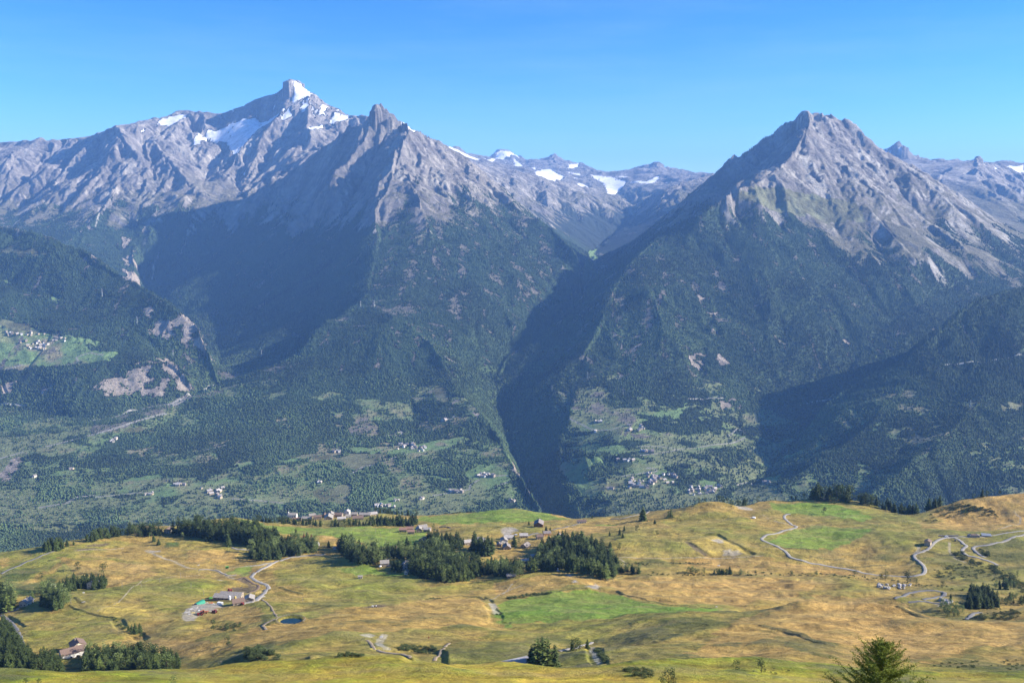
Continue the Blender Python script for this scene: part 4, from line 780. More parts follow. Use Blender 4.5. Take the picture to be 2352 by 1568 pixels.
for pts, w in ((q1((1170,505),(1250,540),(1400,590),(1500,640),(1700,660),(1800,690),(1880,730)), 3), (q1((1600,660),(1900,635),(2108,622),(2160,610)), 2.2), (q1((1600,700),(1400,710),(1150,760),(850,765)), 1), (q3((930,560),(1300,566),(1700,568),(2108,545)), 1.6), (q3((1000,630),(1010,610),(960,570)), 2), (q1((780,990),(950,920),(1150,740)), 1),
  (q3((0,850),(100,810),(180,780)), 1.5), (q2((1920,910),(2060,830),(2108,770)), 1.3), (q1((600,505),(800,495),(990,485)), 2), (q4((2030,190),(2080,240),(2080,290),(1900,330)), 2), (q4((1510,440),(1510,510),(1560,570),(1640,600)), 2.2), (q4((1260,475),(1265,500),(1230,530)), 3), (q4((240,300),(180,285),(100,265)), 2)): tr = np.maximum(tr, gn.stroke(pts, w, 380))
nc = nc * (1 - .8 * tr[..., None]) + np.array((.36, .31, .22)) * .8 * tr[..., None]
nc = nc * (1 - .9 * st_[..., None]) + np.array((.42, .41, .40)) * .9 * st_[..., None]
hd = np.zeros(gn.Z.shape)
for pts, w in ((q1((560,940),(650,980),(760,1015),(920,1042)), 1.6), (q1((610,880),(640,910),(680,925)), 3), (q1((870,570),(1000,590),(1200,620)), 1.4), (q2((250,800),(330,830),(420,855)), 3.2), (q2((1430,895),(1600,880),(1700,870),(1850,880),(1900,900)), 2.5), (q3((60,890),(200,865),(400,845),(560,815),(700,805)), 3), (q3((950,830),(1080,875),(1330,940),(1700,970)), 2.2), (q3((860,750),(900,735),(990,712)), 3),
  (q4((160,480),(300,490),(450,500)), 3.5), (q3((880,600),(1300,600),(1700,605)), 3), (q4((400,555),(600,580),(660,575)), 3), (q1((400,580),(440,585),(500,560),(540,545)), 2.5), (q4((700,640),(1000,625)), 3), (q4((1110,955),(1200,1000),(1330,1050)), 4), (q4((1280,500),(1450,540),(1600,560)), 4), (q4((20,1110),(200,1150),(330,1180),(430,1230),(560,1270)), 5)): hd = np.maximum(hd, gn.stroke(pts, w, 380))
nc = nc * (1 - .75 * hd[..., None]) + np.array((.075, .080, .032)) * .75 * hd[..., None]
gn.Z += hd * .7
m = NT('meadow_grass'); at = m.n('ShaderNodeAttribute', attribute_name='alb')
w1 = m.noise(.035, 8, .7); w2 = m.noise(.35, 7, .72); w3 = m.noise(.018, 9, .75, stretch=(1, 3, 1)); w4 = m.noise(1.6, 4, .7); w5 = m.noise(.12, 7, .75, stretch=(.6, 1.0, 3.0))
cc = m.mix(1.0, at.outputs['Color'], m.ramp(w1, .3, .7, .82, 1.2), 'MULTIPLY'); cc = m.mix(1.0, cc, m.ramp(w2, .25, .75, .6, 1.42), 'MULTIPLY')
cc = m.mix(1.0, cc, m.ramp(w4, .25, .75, .78, 1.22), 'MULTIPLY'); cc = m.mix(1.0, cc, m.ramp(w5, .32, .68, .74, 1.26), 'MULTIPLY')
cc = m.mix(m.ramp(w3, .47, .62, 0, .4), cc, (.33, .26, .11)); cc = m.mix(m.ramp(w2, .58, .75, 0, .55), cc, (.10, .11, .035)); m.l(cc, m.b.inputs['Base Color'])
m.l(m.bump(w2, .9, 1.6, m.bump(w4, .7, .35, m.bump(w1, .5, 3.0))), m.b.inputs['Normal'])
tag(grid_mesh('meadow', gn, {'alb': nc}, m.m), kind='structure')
print('near ground', time.time() - T0)
# ------------------------------------------------------------------ small materials
def simple(name, col, rough=.85, var=.25, scale=3.0, metal=0.0, bump=0.0):
    m = NT(name); m.b.inputs['Roughness'].default_value = rough; m.b.inputs['Metallic'].default_value = metal
    n = m.noise(scale, 5, .65)
    m.l(m.mix(1.0, tuple(col), m.ramp(n, .3, .7, 1 - var, 1 + var), 'MULTIPLY'), m.b.inputs['Base Color'])
    if bump: m.l(m.bump(n, .6, bump), m.b.inputs['Normal'])
    return m.m
M_grav = simple('gravel', (.29, .27, .24), .9, .22, .8); M_dirt = simple('dirt_track', (.27, .215, .15), .95, .25, .8); M_asph = simple('grey_asphalt', (.17, .165, .16), .9, .15, .5); M_earth = simple('brown_earth', (.17, .12, .085), .95, .3, .4)
M_slab = simple('stone_slab_roof', (.30, .275, .25), .85, .4, 1.2, 0, .2); M_tile = simple('brown_tiles', (.19, .135, .11), .85, .3, 2.); M_red = simple('red_tiles', (.28, .17, .13), .85, .3, 2.)
M_plast = simple('cream_plaster', (.62, .55, .44), .9, .1, .4); M_stone = simple('stone_wall', (.30, .25, .20), .9, .35, 1.5, 0, .15); M_white = simple('white_plaster', (.75, .73, .70), .9, .07, .4)
M_wood = simple('brown_wood', (.16, .085, .045), .8, .3, 2.); M_glass = simple('window_glass', (.03, .035, .045), .15, .05, 1.); M_beige = simple('beige_render', (.44, .36, .25), .9, .12, .6)
M_greywood = simple('weathered_wood', (.30, .27, .23), .9, .25, 3.); M_metal = simple('galvanised_steel', (.40, .42, .43), .5, .1, 2., .6); M_greentarp = simple('green_tarpaulin', (.03, .22, .15), .6, .12, .8)
M_redp = simple('red_paint', (.30, .03, .03), .4, .1, 2.); M_tyre = simple('black_rubber', (.02, .02, .02), .9, .1, 5.); M_whitep = simple('white_paint', (.75, .76, .78), .35, .04, 2.); M_darkp = simple('dark_blue_paint', (.03, .04, .07), .35, .1, 2.)
M_yel = simple('yellow_paint', (.50, .38, .12), .6, .12, 2.); M_rock = simple('grey_rock', (.40, .38, .36), .95, .35, .9, 0, .3); M_orange = simple('orange_mesh', (.42, .14, .06), .8, .15, 2.)
M_bark = simple('bark', (.085, .06, .045), .95, .3, 4.); M_grn = simple('green_paint', (.09, .30, .06), .6, .12, 2.); M_farroof = simple('slate_roof', (.24, .21, .20), .9, .2, .3); M_farroof2 = simple('light_slate_roof', (.42, .39, .37), .9, .2, .3); M_cyan = simple('turquoise_paint', (.06, .35, .40), .6, .1, 1.)
M_ocre = simple('ochre_plaster', (.52, .30, .15), .9, .1, .5)
class B:
    """mesh builder: pieces of one part"""
    def __init__(s): s.V, s.F, s.M = [], [], []
    def poly(s, V, Fs, m=0):
        b = len(s.V); s.V += [tuple(v) for v in V]
        for f in Fs: s.F.append([b + i for i in f]); s.M.append(m)
    def box(s, x0, x1, y0, y1, z0, z1, m=0, taper=0):
        t = taper; V = [(x0, y0, z0), (x1, y0, z0), (x1, y1, z0), (x0, y1, z0), (x0 + t, y0 + t, z1), (x1 - t, y0 + t, z1), (x1 - t, y1 - t, z1), (x0 + t, y1 - t, z1)]
        s.poly(V, [(3, 2, 1, 0), (4, 5, 6, 7), (0, 1, 5, 4), (1, 2, 6, 5), (2, 3, 7, 6), (3, 0, 4, 7)], m)
    def tube(s, p, q, r0, r1=None, n=6, m=0):
        r1 = r0 if r1 is None else r1; p, q = np.array(p, float), np.array(q, float); d = q - p; d = d / (np.linalg.norm(d) + 1e-9)
        u = np.cross(d, (0, 0, 1) if abs(d[2]) < .9 else (1, 0, 0)); u /= np.linalg.norm(u); w = np.cross(d, u)
        V = [p + (u * math.cos(2 * math.pi * k / n) + w * math.sin(2 * math.pi * k / n)) * r0 for k in range(n)] + [q + (u * math.cos(2 * math.pi * k / n) + w * math.sin(2 * math.pi * k / n)) * r1 for k in range(n)]
        s.poly(V, [(k, (k + 1) % n, n + (k + 1) % n, n + k) for k in range(n)] + [tuple(range(n))[::-1], tuple(range(n, 2 * n))], m)
    def ball(s, c, r, m=0, sq=(1, 1, 1), rough=0, seed=0, nu=8, nv=5):
        rr = random.Random(seed); V = []; 
        for j in range(1, nv):
            for i in range(nu):
                t, ph = 2 * math.pi * i / nu, math.pi * j / nv; k = 1 + rough * (rr.random() - .5)
                V.append((c[0] + r * k * sq[0] * math.sin(ph) * math.cos(t), c[1] + r * k * sq[1] * math.sin(ph) * math.sin(t), c[2] + r * k * sq[2] * math.cos(ph)))
        V += [(c[0], c[1], c[2] + r * sq[2]), (c[0], c[1], c[2] - r * sq[2])]; T = len(V) - 2; Fs = []
        for j in range(nv - 2):
            for i in range(nu): Fs.append((j * nu + i, (j + 1) * nu + i, (j + 1) * nu + (i + 1) % nu, j * nu + (i + 1) % nu))
        for i in range(nu): Fs += [(T, i, (i + 1) % nu), (T + 1, (nv - 2) * nu + (i + 1) % nu, (nv - 2) * nu + i)]
        s.poly(V, Fs, m)
    def build(s, name, mats, parent=None, loc=None, rz=0, smooth=False):
        me = bpy.data.meshes.new(name); me.from_pydata(s.V, [], s.F); me.polygons.foreach_set('material_index', s.M)
        if smooth: me.polygons.foreach_set('use_smooth', [True] * len(s.F))
        for m in (mats if isinstance(mats, (list, tuple)) else [mats]): me.materials.append(m)
        me.update(); o = bpy.data.objects.new(name, me); C.objects.link(o)
        if parent: o.parent = parent
        if loc is not None: o.location = loc; o.rotation_euler = (0, 0, rz)
        return o
def empty(name, loc, rz=0):
    o = bpy.data.objects.new(name, None); C.objects.link(o); o.location = loc; o.rotation_euler = (0, 0, rz); o.empty_display_size = .5; return o
def copy_tree(o, parent=None):
    c = o.copy(); C.objects.link(c); c.parent = parent
    for ch in list(o.children): copy_tree(ch, c)
    return c
HN = lambda p, dmin=380, dmax=1e9: gn.hit(p[0], p[1], dmin, dmax)

# ------------------------------------------------------------------ roads draped on the ground
def road_strip(pts, w, mat, name='road', lift=.12, dmin=380, dmax=1e9):
    w = w * .62; W = [HN(p, dmin, dmax) for p in pts]; c = curve([(p[0], p[1]) for p in W], 8); V, Fs = [], []
    P = np.array(c); T = np.gradient(P, axis=0); T /= np.linalg.norm(T, axis=1)[:, None] + 1e-9
    for k, (p, t) in enumerate(zip(P, T)):
        ww = w * (1 + .12 * math.sin(k * 1.7)); zc = [gn.at(p[0] + t[1] * ww * e, p[1] - t[0] * ww * e) for e in (-.5, -.17, .17, .5)]
        zz = max(zc) * .5 + sum(zc) / 8
        for e, z_ in zip((-.62, -.5, -.17, .17, .5, .62), (zc[0] - 1.2, zz + lift, zz + lift + .06, zz + lift + .06, zz + lift, zc[3] - 1.2)):
            V.append((p[0] + t[1] * ww * e, p[1] - t[0] * ww * e, z_))
    for k in range(len(P) - 1):
        for j in range(5): Fs.append((k * 6 + j, k * 6 + j + 1, k * 6 + 7 + j, k * 6 + 6 + j))
    return tag(mesh_obj(name, V, Fs, [mat], smooth=True), kind='structure')
road_strip(q2((598,532),(540,540),(400,553),(280,573),(200,598),(140,630),(80,660),(30,692),(8,718),(40,742),(90,765),(140,790),(143,812),(112,848),(60,892),(0,922)), 6.5, M_grav)
road_strip(q2((-60,935),(0,918),(60,890),(100,868)), 9, M_grav)
road_strip(q2((100,895),(140,930),(180,980),(215,1040)), 2.8, M_dirt, 'track'); road_strip(q2((205,1055),(150,1078),(102,1112),(130,1140)), 3.5, M_dirt, 'track')
road_strip(q2((0,628),(70,622),(140,605),(190,602)), 3.5, M_grav, 'track'); road_strip(q1((1860,480),(1900,492),(2010,500)), 5, M_grav)
road_strip(q1((15,1020),(80,1075),(128,1130),(160,1200),(192,1310)), 6, M_asph); road_strip(q1((0,1010),(60,1000),(120,985),(150,960)), 4, M_asph, 'path')
road_strip(q1((10,690),(100,645),(200,600),(330,545),(440,508)), 4.5, M_asph, 'road'); road_strip(q1((1900,740),(1960,725),(2030,770),(2075,790),(2050,822),(2000,840)), 5, M_earth, 'track')
road_strip(q1((1900,700),(1840,705),(1800,690),(1700,660),(1600,655)), 3.2, M_greywood, 'track')
road_strip(q4((232,215),(210,212),(182,230),(200,260),(240,295),(281,315),(200,340),(100,370),(20,392),(3,415),(60,445),(150,487),(210,530),(240,560),(350,590),(500,622),(700,655),(800,680),(920,702),(1130,712),(1230,710),(1300,690),(1314,650),(1290,612),(1238,570),(1232,540),(1290,515),(1350,482),(1400,432),(1450,407),(1520,400),(1575,412),(1622,450),(1645,470),(1612,500),(1645,540),(1720,555),(1790,577),(1900,622)), 6.2, M_grav)
road_strip(q4((1795,560),(1750,535),(1715,505),(1700,485),(1730,470),(1830,457),(1950,430),(2108,380),(2200,350)), 6.2, M_grav); road_strip(q4((1520,398),(1700,397),(1850,384),(1990,360),(2120,345)), 4, M_grav, 'track')
road_strip(q4((1080,893),(1160,860),(1240,836),(1340,826),(1430,834),(1472,850),(1400,880),(1300,900)), 6, M_asph); road_strip(q4((1640,1058),(1680,1030),(1760,1000)), 6, M_asph); road_strip(q4((1180,920),(1330,915),(1460,930)), 5, M_asph)
road_strip(q2((940,1225),(962,1245),(985,1275),(1030,1308),(1120,1328),(1250,1345),(1290,1368)), 3.6, M_dirt, 'track'); road_strip(q2((1480,1390),(1530,1325),(1600,1247)), 3.2, M_dirt, 'track')
road_strip(q3((480,1312),(560,1290),(660,1265),(742,1240)), 4, M_grav); road_strip(q3((420,340),(500,322),(600,298),(640,285)), 4, M_asph); road_strip(q3((890,250),(1000,243),(1110,216),(1200,190)), 4, M_grav)
road_strip(q3((220,390),(255,372),(310,362)), 5, M_asph, 'lane')
# pond
px, py, pz = PX, PY, PZ
rim_ = [(px + 7.6 * math.cos(t) * (1 + .06 * math.sin(3 * t)), py + 5.0 * math.sin(t)) for t in np.linspace(0, 2 * math.pi, 40, endpoint=False)]
b = B(); b.poly([(x, y, pz - .75) for x, y in rim_], [tuple(range(40))]); mw = NT('pond_water'); mw.b.inputs['Base Color'].default_value = (.012, .035, .045, 1); mw.b.inputs['Roughness'].default_value = .08; mw.b.inputs['Specular IOR Level'].default_value = .5
mw.l(mw.bump(mw.noise(1.2, 3), .15, .1), mw.b.inputs['Normal']); tag(b.build('pond_water', mw.m), kind='structure')
fe = empty('wooden_fence', (px, py, pz)); tag(fe, 'weathered wooden rail fence around the small round pond', 'fence'); b = B(); p2 = B()
ring = [(10.2 * math.cos(t), 7.6 * math.sin(t)) for t in np.linspace(-.4, 2 * math.pi - 1.6, 26)]
for k, (x, y) in enumerate(ring):
    z = gn.at(px + x, py + y) - pz; p2 = B(); p2.tube((x, y, z - .2), (x, y, z + 1.25), .11, .09, 6); p2.build('post', M_greywood, fe)
    if k: x0, y0 = ring[k - 1]; z0 = gn.at(px + x0, py + y0) - pz; [b.tube((x0, y0, z0 + h), (x, y, z + h), .07, .07, 5) for h in (.55, 1.1)]
b.build('rails', M_greywood, fe)

# ------------------------------------------------------------------ trees near the viewer
def leafmat(name, col, var=.35):
    m = NT(name); oi = m.n('ShaderNodeObjectInfo'); n = m.noise(1.1, 4, .7)
    a = m.mix(1.0, tuple(col), m.ramp(n, .3, .7, 1 - var, 1 + var), 'MULTIPLY')
    b_ = m.mix(1.0, a, m.ramp(oi.outputs['Random'], 0, 1, .72, 1.35), 'MULTIPLY'); m.l(b_, m.b.inputs['Base Color'])
    m.b.inputs['Roughness'].default_value = .75; return m.m
ML_spr = leafmat('spruce_needles', (.062, .090, .027)); ML_lar = leafmat('larch_needles', (.105, .140, .034)); ML_pin = leafmat('pine_needles', (.062, .088, .026)); ML_bir = leafmat('birch_leaves', (.120, .155, .050)); ML_dead = leafmat('brown_dead_needles', (.22, .11, .06)); ML_shr = leafmat('shrub_leaves', (.060, .080, .028))
def crown_mesh(kind, seed):
    r = random.Random(seed); V, Fs = [], []
    def tri(p, d, up, w, l):
        b = len(V); side = np.cross(d, up); side = side / (np.linalg.norm(side) + 1e-9) * w
        V.extend([p - side * .5, p + side * .5, p + d * l + side * r.uniform(-.6, .6)]); Fs.append((b, b + 1, b + 2))
    if kind == 'spruce':
        nl = 17; z0 = r.uniform(.06, .14); R0 = r.uniform(.22, .32)
        for j in range(nl):
            t = j / (nl - 1); z = z0 + (1 - z0) * t ** .93; R_ = R0 * (1 - t) ** .68 * r.uniform(.8, 1.12) + .012; nb = max(4, int(11 * (1 - t * .6)))
            for k in range(nb):
                a = 2 * math.pi * (k + r.random() * .7) / nb + j; rr = R_ * r.uniform(.55, 1.15); d = np.array((math.cos(a), math.sin(a), -.28 + r.uniform(-.1, .15)))
                p = np.array((0, 0, z)); w = rr * .62
                tri(p + d * rr * .08, d, np.array((0, 0, 1.)), w, rr); tri(p + d * rr * .35, d + np.array((r.uniform(-.3, .3), r.uniform(-.3, .3), -.5)), np.array((0, 0, 1.)), w * .9, rr * .55)
                tri(p + d * rr * .3, d + np.array((0, 0, .3)), np.array((-d[1], d[0], .3)), w * .7, rr * .6)
    elif kind == 'larch':
        nl = 16; z0 = .12; R0 = .19
        for j in range(nl):
            t = j / (nl - 1); z = z0 + (1 - z0) * t; R_ = R0 * (1 - t) ** .7 * r.uniform(.75, 1.2) + .015; nb = 8
            for k in range(nb):
                a = 2 * math.pi * (k + r.random()) / nb + j * 1.3; rr = R_ * r.uniform(.5, 1.2); d = np.array((math.cos(a), math.sin(a), .05 + r.uniform(-.2, .2)))
                for q in (.15, .45, .72):
                    tri(np.array((0, 0, z)) + d * rr * q, d + np.array((r.uniform(-.6, .6), r.uniform(-.6, .6), r.uniform(-.5, .4))), np.array((r.uniform(-1, 1), r.uniform(-1, 1), 1.)), rr * .5 + .012, rr * .5 + .012)
    else:
        C0 = {'pine': (.24, .56, .42), 'birch': (.21, .58, .42), 'shrub': (.5, .42, .45)}[kind]; nc = 11 if kind != 'shrub' else 9; cl = []
        for k in range(nc):
            a = r.uniform(0, 6.28); q = math.sqrt(r.random()); zz = r.uniform(-1, 1); cl.append((C0[0] * q * math.cos(a) * math.sqrt(1 - zz * zz * .7), C0[0] * q * math.sin(a) * math.sqrt(1 - zz * zz * .7), C0[1] + C0[2] * .85 * zz, C0[0] * r.uniform(.42, .75)))
        for (x, y, z, s) in cl:
            for k in range(46):
                d = np.array((r.gauss(0, 1), r.gauss(0, 1), r.gauss(0, 1))); d /= np.linalg.norm(d); p = np.array((x, y, z)) + d * s * r.uniform(.6, 1.05) * np.array((1, 1, .8))
                if p[2] < .03: continue
                e = np.array((r.gauss(0, 1), r.gauss(0, 1), r.gauss(0, 1))); tri(p, e / np.linalg.norm(e), np.array((r.gauss(0, 1), r.gauss(0, 1), 1.)), s * .3, s * .34)
    return np.array(V), Fs
PROTO = {}
def tree_proto(kind, seed, mat, label='x'):
    V, Fs = crown_mesh(kind, seed); me = bpy.data.meshes.new(kind + '_crown'); me.from_pydata([tuple(v) for v in V], [], Fs); me.materials.append(mat)
    b = B(); r = random.Random(seed); h = .95 if kind in ('spruce', 'larch') else .7; lx, ly = r.uniform(-.02, .02), r.uniform(-.02, .02)
    b.tube((0, 0, -.06), (lx, ly, h * .5), .017, .011, 6); b.tube((lx, ly, h * .5), (0, 0, h), .011, .003, 5)
    if kind in ('pine', 'birch'):
        for k in range(5): a = k * 1.9 + r.random(); b.tube((lx * .8, ly * .8, .3 + .08 * k), (.15 * math.cos(a), .15 * math.sin(a), .48 + .09 * k), .006, .003, 4)
    tm = b.build('trunk', M_bark); C.objects.unlink(tm); return me, tm.data
KINDS = {'spruce': ('spruce_tree', ML_spr), 'larch': ('larch_tree', ML_lar), 'pine': ('pine_tree', ML_pin), 'birch': ('birch_tree', ML_bir), 'dead': ('dead_spruce', ML_dead)}
for kd, (nm, mt) in KINDS.items(): PROTO[kd] = [tree_proto('spruce' if kd == 'dead' else kd, 100 + i * 7 + len(kd), mt) for i in range(4)]
shrubP = []
for i in range(3):
    V, Fs = crown_mesh('shrub', 400 + i); me = bpy.data.meshes.new('shrub'); me.from_pydata([tuple(v) for v in V], [], Fs); me.materials.append(ML_shr); shrubP.append(me)
tcount = {}
def tree(kind, x, y, h, label, group=None, wide=1.0):
    nm = KINDS[kind][0]; z = gn.at(x, y); o = empty(nm, (x, y, z - .15), random.uniform(0, 6.28)); o.scale = (h * wide, h * wide, h)
    tag(o, label, 'tree', group); me, tm = random.choice(PROTO[kind])
    for n_, d_ in (('crown', me), ('trunk', tm)):
        c = bpy.data.objects.new(n_, d_); C.objects.link(c); c.parent = o
    tcount[kind] = tcount.get(kind, 0) + 1; return o
random.seed(5)
def px2h(hp, D): return hp * .286 * D / F * 1.15
REST = []
def grove(q, poly, step, h, kinds, label, group, limit=999, front=0):
    """trees standing in a wood: photograph polygon of their feet, spacing in crop pixels; those nearest the viewer are things"""
    xs, ys = [p[0] for p in poly], [p[1] for p in poly]; pts = []
    yy = min(ys); row = 0
    while yy <= max(ys) + .1:
        xx = min(xs) + (row % 2) * step * .5
        while xx <= max(xs):
            x, y = xx + random.uniform(-.4, .4) * step, yy + random.uniform(-.4, .4) * step * .5
            ins = False; n = len(poly)
            for k in range(n):
                (x0, y0), (x1, y1) = poly[k], poly[(k + 1) % n]
                if (y0 > y) != (y1 > y) and x < (x1 - x0) * (y - y0) / (y1 - y0 + 1e-9) + x0: ins = not ins
            if ins: pts.append((x, y))
            xx += step
        yy += step * .42; row += 1
    pts.sort(key=lambda p: -p[1])
    for k, (x, y) in enumerate(pts):
        w = HN(q((x, y))[0]); hh = px2h(h * random.uniform(.55, 1.18), w[1]); kd = random.choice(kinds)
        lab = label
        for wd in ('larch or spruce', 'spruce', 'conifer', 'leafy tree', 'lighter tree', 'birch', 'pine', 'dark tree', 'low tree', 'tall tree', 'larch'):
            if wd in lab.split(' wood')[0][:34]: lab = lab.replace(wd, {'spruce': 'spruce', 'larch': 'larch', 'pine': 'pine', 'birch': 'leafy tree'}[kd], 1); break
        if k < limit: tree(kd, w[0], w[1], hh, lab, group, random.uniform(.9, 1.4))
        else: REST.append((w[0], w[1], hh, kd))
    return len(pts)
def lone(q, lst):
    for (x, y, h, kd, lab) in lst:
        w = HN(q((x, y))[0]); tree(kd, w[0], w[1], px2h(h, w[1]), lab, None, random.uniform(1.0, 1.3) if kd != 'pine' else 1.25)
S, LR, PN, BR = 'spruce', 'larch', 'pine', 'birch'
grove(q1, [(350,520),(360,490),(480,465),(520,475),(500,500)], 22, 85, [S, S, LR], 'dark conifer in the small grove at the far left rim', 'conifers of the small grove at the far left rim', 8)
grove(q1, [(685,440),(760,405),(980,372),(1000,385),(860,410),(720,438)], 24, 80, [S, S, PN], 'dark conifer in the belt along the left rim of the meadow', 'conifers of the belt along the left rim', 12)
grove(q1, [(1000,380),(1100,395),(1300,385),(1320,372),(1150,362),(1000,368)], 25, 95, [S, PN, S], 'broad dark conifer in the rim wood left of the cream chalet', 'conifers left of the cream chalet', 12)
grove(q1, [(1370,385),(1500,380),(1640,420),(1850,440),(2108,478),(2108,380),(1800,360),(1600,350),(1500,362)], 27, 130, [S, S, LR, PN, LR], 'tall dark spruce in the wood above the meadow bowl', 'spruces of the wood above the meadow bowl', 24)
grove(q2, [(-10,470),(100,505),(230,500),(225,420),(100,400),(-10,400)], 28, 115, [S, S, LR], 'tall spruce at the right end of the wood above the meadow bowl', 'spruces at the right end of the upper wood', 8)
grove(q2, [(0,575),(60,585),(200,590),(260,560),(400,545),(540,530),(560,470),(420,450),(300,470),(120,520),(0,520)], 28, 95, [S, LR, S, BR], 'conifer beside the bend of the gravel road', 'conifers beside the bend of the gravel road', 18)
grove(q1, [(450,850),(560,840),(650,815),(845,812),(845,780),(700,770),(600,790),(460,820)], 27, 92, [S], 'slender dark spruce in the copse around the white house on the left', 'spruces around the white house on the left', 12)
grove(q1, [(340,960),(420,985),(560,945),(560,900),(430,900),(350,920)], 30, 120, [S, S, BR], 'dark conifer in the lower copse above the left meadow', 'conifers of the lower left copse', 9)
grove(q1, [(290,860),(330,880),(430,870),(440,820),(300,820)], 32, 90, [BR, LR], 'leafy tree between the potato field and the copse', 'leafy trees beside the potato field', 4)
grove(q1, [(-30,1000),(60,1005),(125,960),(120,900),(40,880),(-30,890)], 34, 140, [S, LR, BR], 'tall tree at the left edge beside the cream cottage', 'trees at the left edge beside the cream cottage', 7)
grove(q1, [(-30,1440),(100,1480),(230,1480),(280,1400),(200,1330),(130,1260),(100,1160),(40,1100),(-30,1100)], 34, 120, [S, S, LR], 'dark conifer in the lower left wood beside the asphalt road', 'conifers of the lower left wood', 18)
grove(q1, [(240,1490),(400,1500),(500,1500),(500,1430),(440,1400),(300,1400)], 33, 125, [S, PN, LR], 'conifer in the wood just left of the brown roofed farmhouse', 'conifers left of the brown roofed farmhouse', 14)
grove(q1, [(680,1490),(800,1510),(1100,1495),(1300,1490),(1460,1470),(1440,1420),(1300,1380),(1100,1360),(800,1350),(690,1350),(680,1420)], 34, 125, [S, S, PN, LR, BR], 'conifer in the wood right of the brown roofed farmhouse', 'conifers right of the brown roofed farmhouse', 42)
grove(q2, [(710,500),(780,570),(850,620),(960,610),(1060,630),(1070,600),(1050,560),(940,540),(800,480),(720,470)], 28, 115, [S, S, LR, BR], 'spruce in the wood left of the stone chalet', 'spruces left of the stone chalet', 20)
grove(q2, [(1070,560),(1150,575),(1290,580),(1290,520),(1100,520)], 30, 95, [LR, BR, S], 'lighter tree standing above the stone chalet', 'lighter trees above the stone chalet', 6)
grove(q2, [(1135,680),(1210,680),(1205,640),(1140,640)], 28, 80, [S], 'small spruce between the two chalets', 'small spruces between the two chalets', 4)
grove(q2, [(1290,700),(1400,725),(1560,765),(1750,750),(1860,700),(1850,640),(1700,600),(1600,540),(1420,490),(1310,560),(1280,640)], 29, 118, [S, S, LR, BR, PN, LR], 'spruce in the big central wood', 'spruces of the big central wood', 52)
grove(q2, [(1410,480),(1700,500),(1730,460),(1640,420),(1430,420)], 28, 90, [S, LR], 'spruce at the back of the central wood', 'spruces at the back of the central wood', 8)
grove(q2, [(1780,545),(1960,545),(1960,500),(1780,500)], 34, 135, [S], 'tall pointed spruce beside the hamlet lane', 'tall pointed spruces beside the hamlet lane', 6)
grove(q2, [(1860,700),(2000,720),(2108,725),(2200,725),(2200,680),(2108,650),(1960,650),(1880,660)], 29, 105, [S, S, BR], 'spruce between the central wood and the knoll wood', 'spruces between the two woods', 12)
grove(q3, [(280,555),(300,620),(230,650),(200,690),(330,668),(480,665),(640,690),(770,700),(830,742),(920,722),(950,690),(940,640),(900,560),(800,520),(700,460),(620,440),(480,440),(340,500)], 28, 105, [S, S, S, LR, LR, BR], 'spruce in the dense wood behind the cairn knoll', 'spruces of the wood behind the cairn knoll', 60)
grove(q3, [(940,690),(1125,695),(1120,670),(960,660)], 26, 55, [BR, S], 'low tree on the stream bank right of the knoll wood', 'low trees on the stream bank', 6)
grove(q2, [(40,272),(250,290),(580,312),(580,300),(300,272),(60,250)], 24, 48, [S, PN], 'small dark conifer in the row below the church village', 'conifers in the row below the village', 18)
grove(q2, [(640,315),(960,312),(960,300),(640,300)], 26, 55, [S, PN], 'conifer in the row below the middle of the village', 'conifers below the middle of the village', 7)
grove(q2, [(960,308),(1340,312),(1335,285),(1160,285),(980,285)], 25, 72, [S], 'spruce in the tall row at the right end of the village', 'spruces in the tall row right of the village', 12)
grove(q2, [(1000,208),(1150,208),(1150,196),(1000,196)], 22, 45, [S, PN], 'dark tree on the skyline right of the village roofs', 'skyline trees right of the village', 6)
grove(q4, [(385,95),(500,102),(600,112),(715,122),(700,90),(560,85),(400,78)], 28, 115, [PN, S, S], 'big dark conifer in the skyline grove on the hump', 'conifers of the skyline grove on the hump', 22)
grove(q4, [(720,115),(860,145),(960,165),(960,150),(800,110)], 27, 80, [S, PN], 'conifer on the slope right of the skyline grove', 'conifers sloping down from the skyline grove', 9)
grove(q4, [(960,170),(1060,195),(1200,205),(1300,195),(1300,182),(1100,182),(980,160)], 28, 85, [S], 'spruce in the saddle between the two right hills', 'spruces in the saddle between the right hills', 12)
grove(q4, [(1640,985),(1800,980),(1900,960),(1890,900),(1760,850),(1660,860)], 30, 100, [S, S, LR], 'larch or spruce in the gully wood on the right', 'trees of the gully wood on the right', 16)
grove(q4, [(1430,1010),(1500,1040),(1600,1035),(1620,990),(1560,950),(1440,950)], 34, 70, [BR], 'pale leafy tree in front of the gully wood', 'pale leafy trees in front of the gully wood', 7)
grove(q4, [(1860,820),(2050,825),(2050,780),(1900,770)], 36, 75, [BR, BR, S], 'leafy tree below the dark bank on the right edge', 'leafy trees below the dark bank', 6)
grove(q4, [(1900,945),(2108,945),(2150,900),(1950,890)], 34, 65, [BR, LR], 'leafy tree at the right edge beside the gully wood', 'leafy trees at the right edge', 5)
grove(q3, [(1430,692),(1605,694),(1605,685),(1430,684)], 24, 58, [BR], 'birch in the left clump of the stream hedge', 'birches in the left clump of the stream hedge', 7)
grove(q3, [(1700,700),(1885,702),(1885,690),(1700,688)], 24, 60, [BR, S], 'birch in the right clump of the stream hedge', 'birches in the right clump of the stream hedge', 7)
grove(q3, [(1590,128),(1700,112),(1700,106),(1590,120)], 24, 36, [PN], 'dark pine left of the round hilltop on the skyline', 'pines left of the round hilltop', 4)
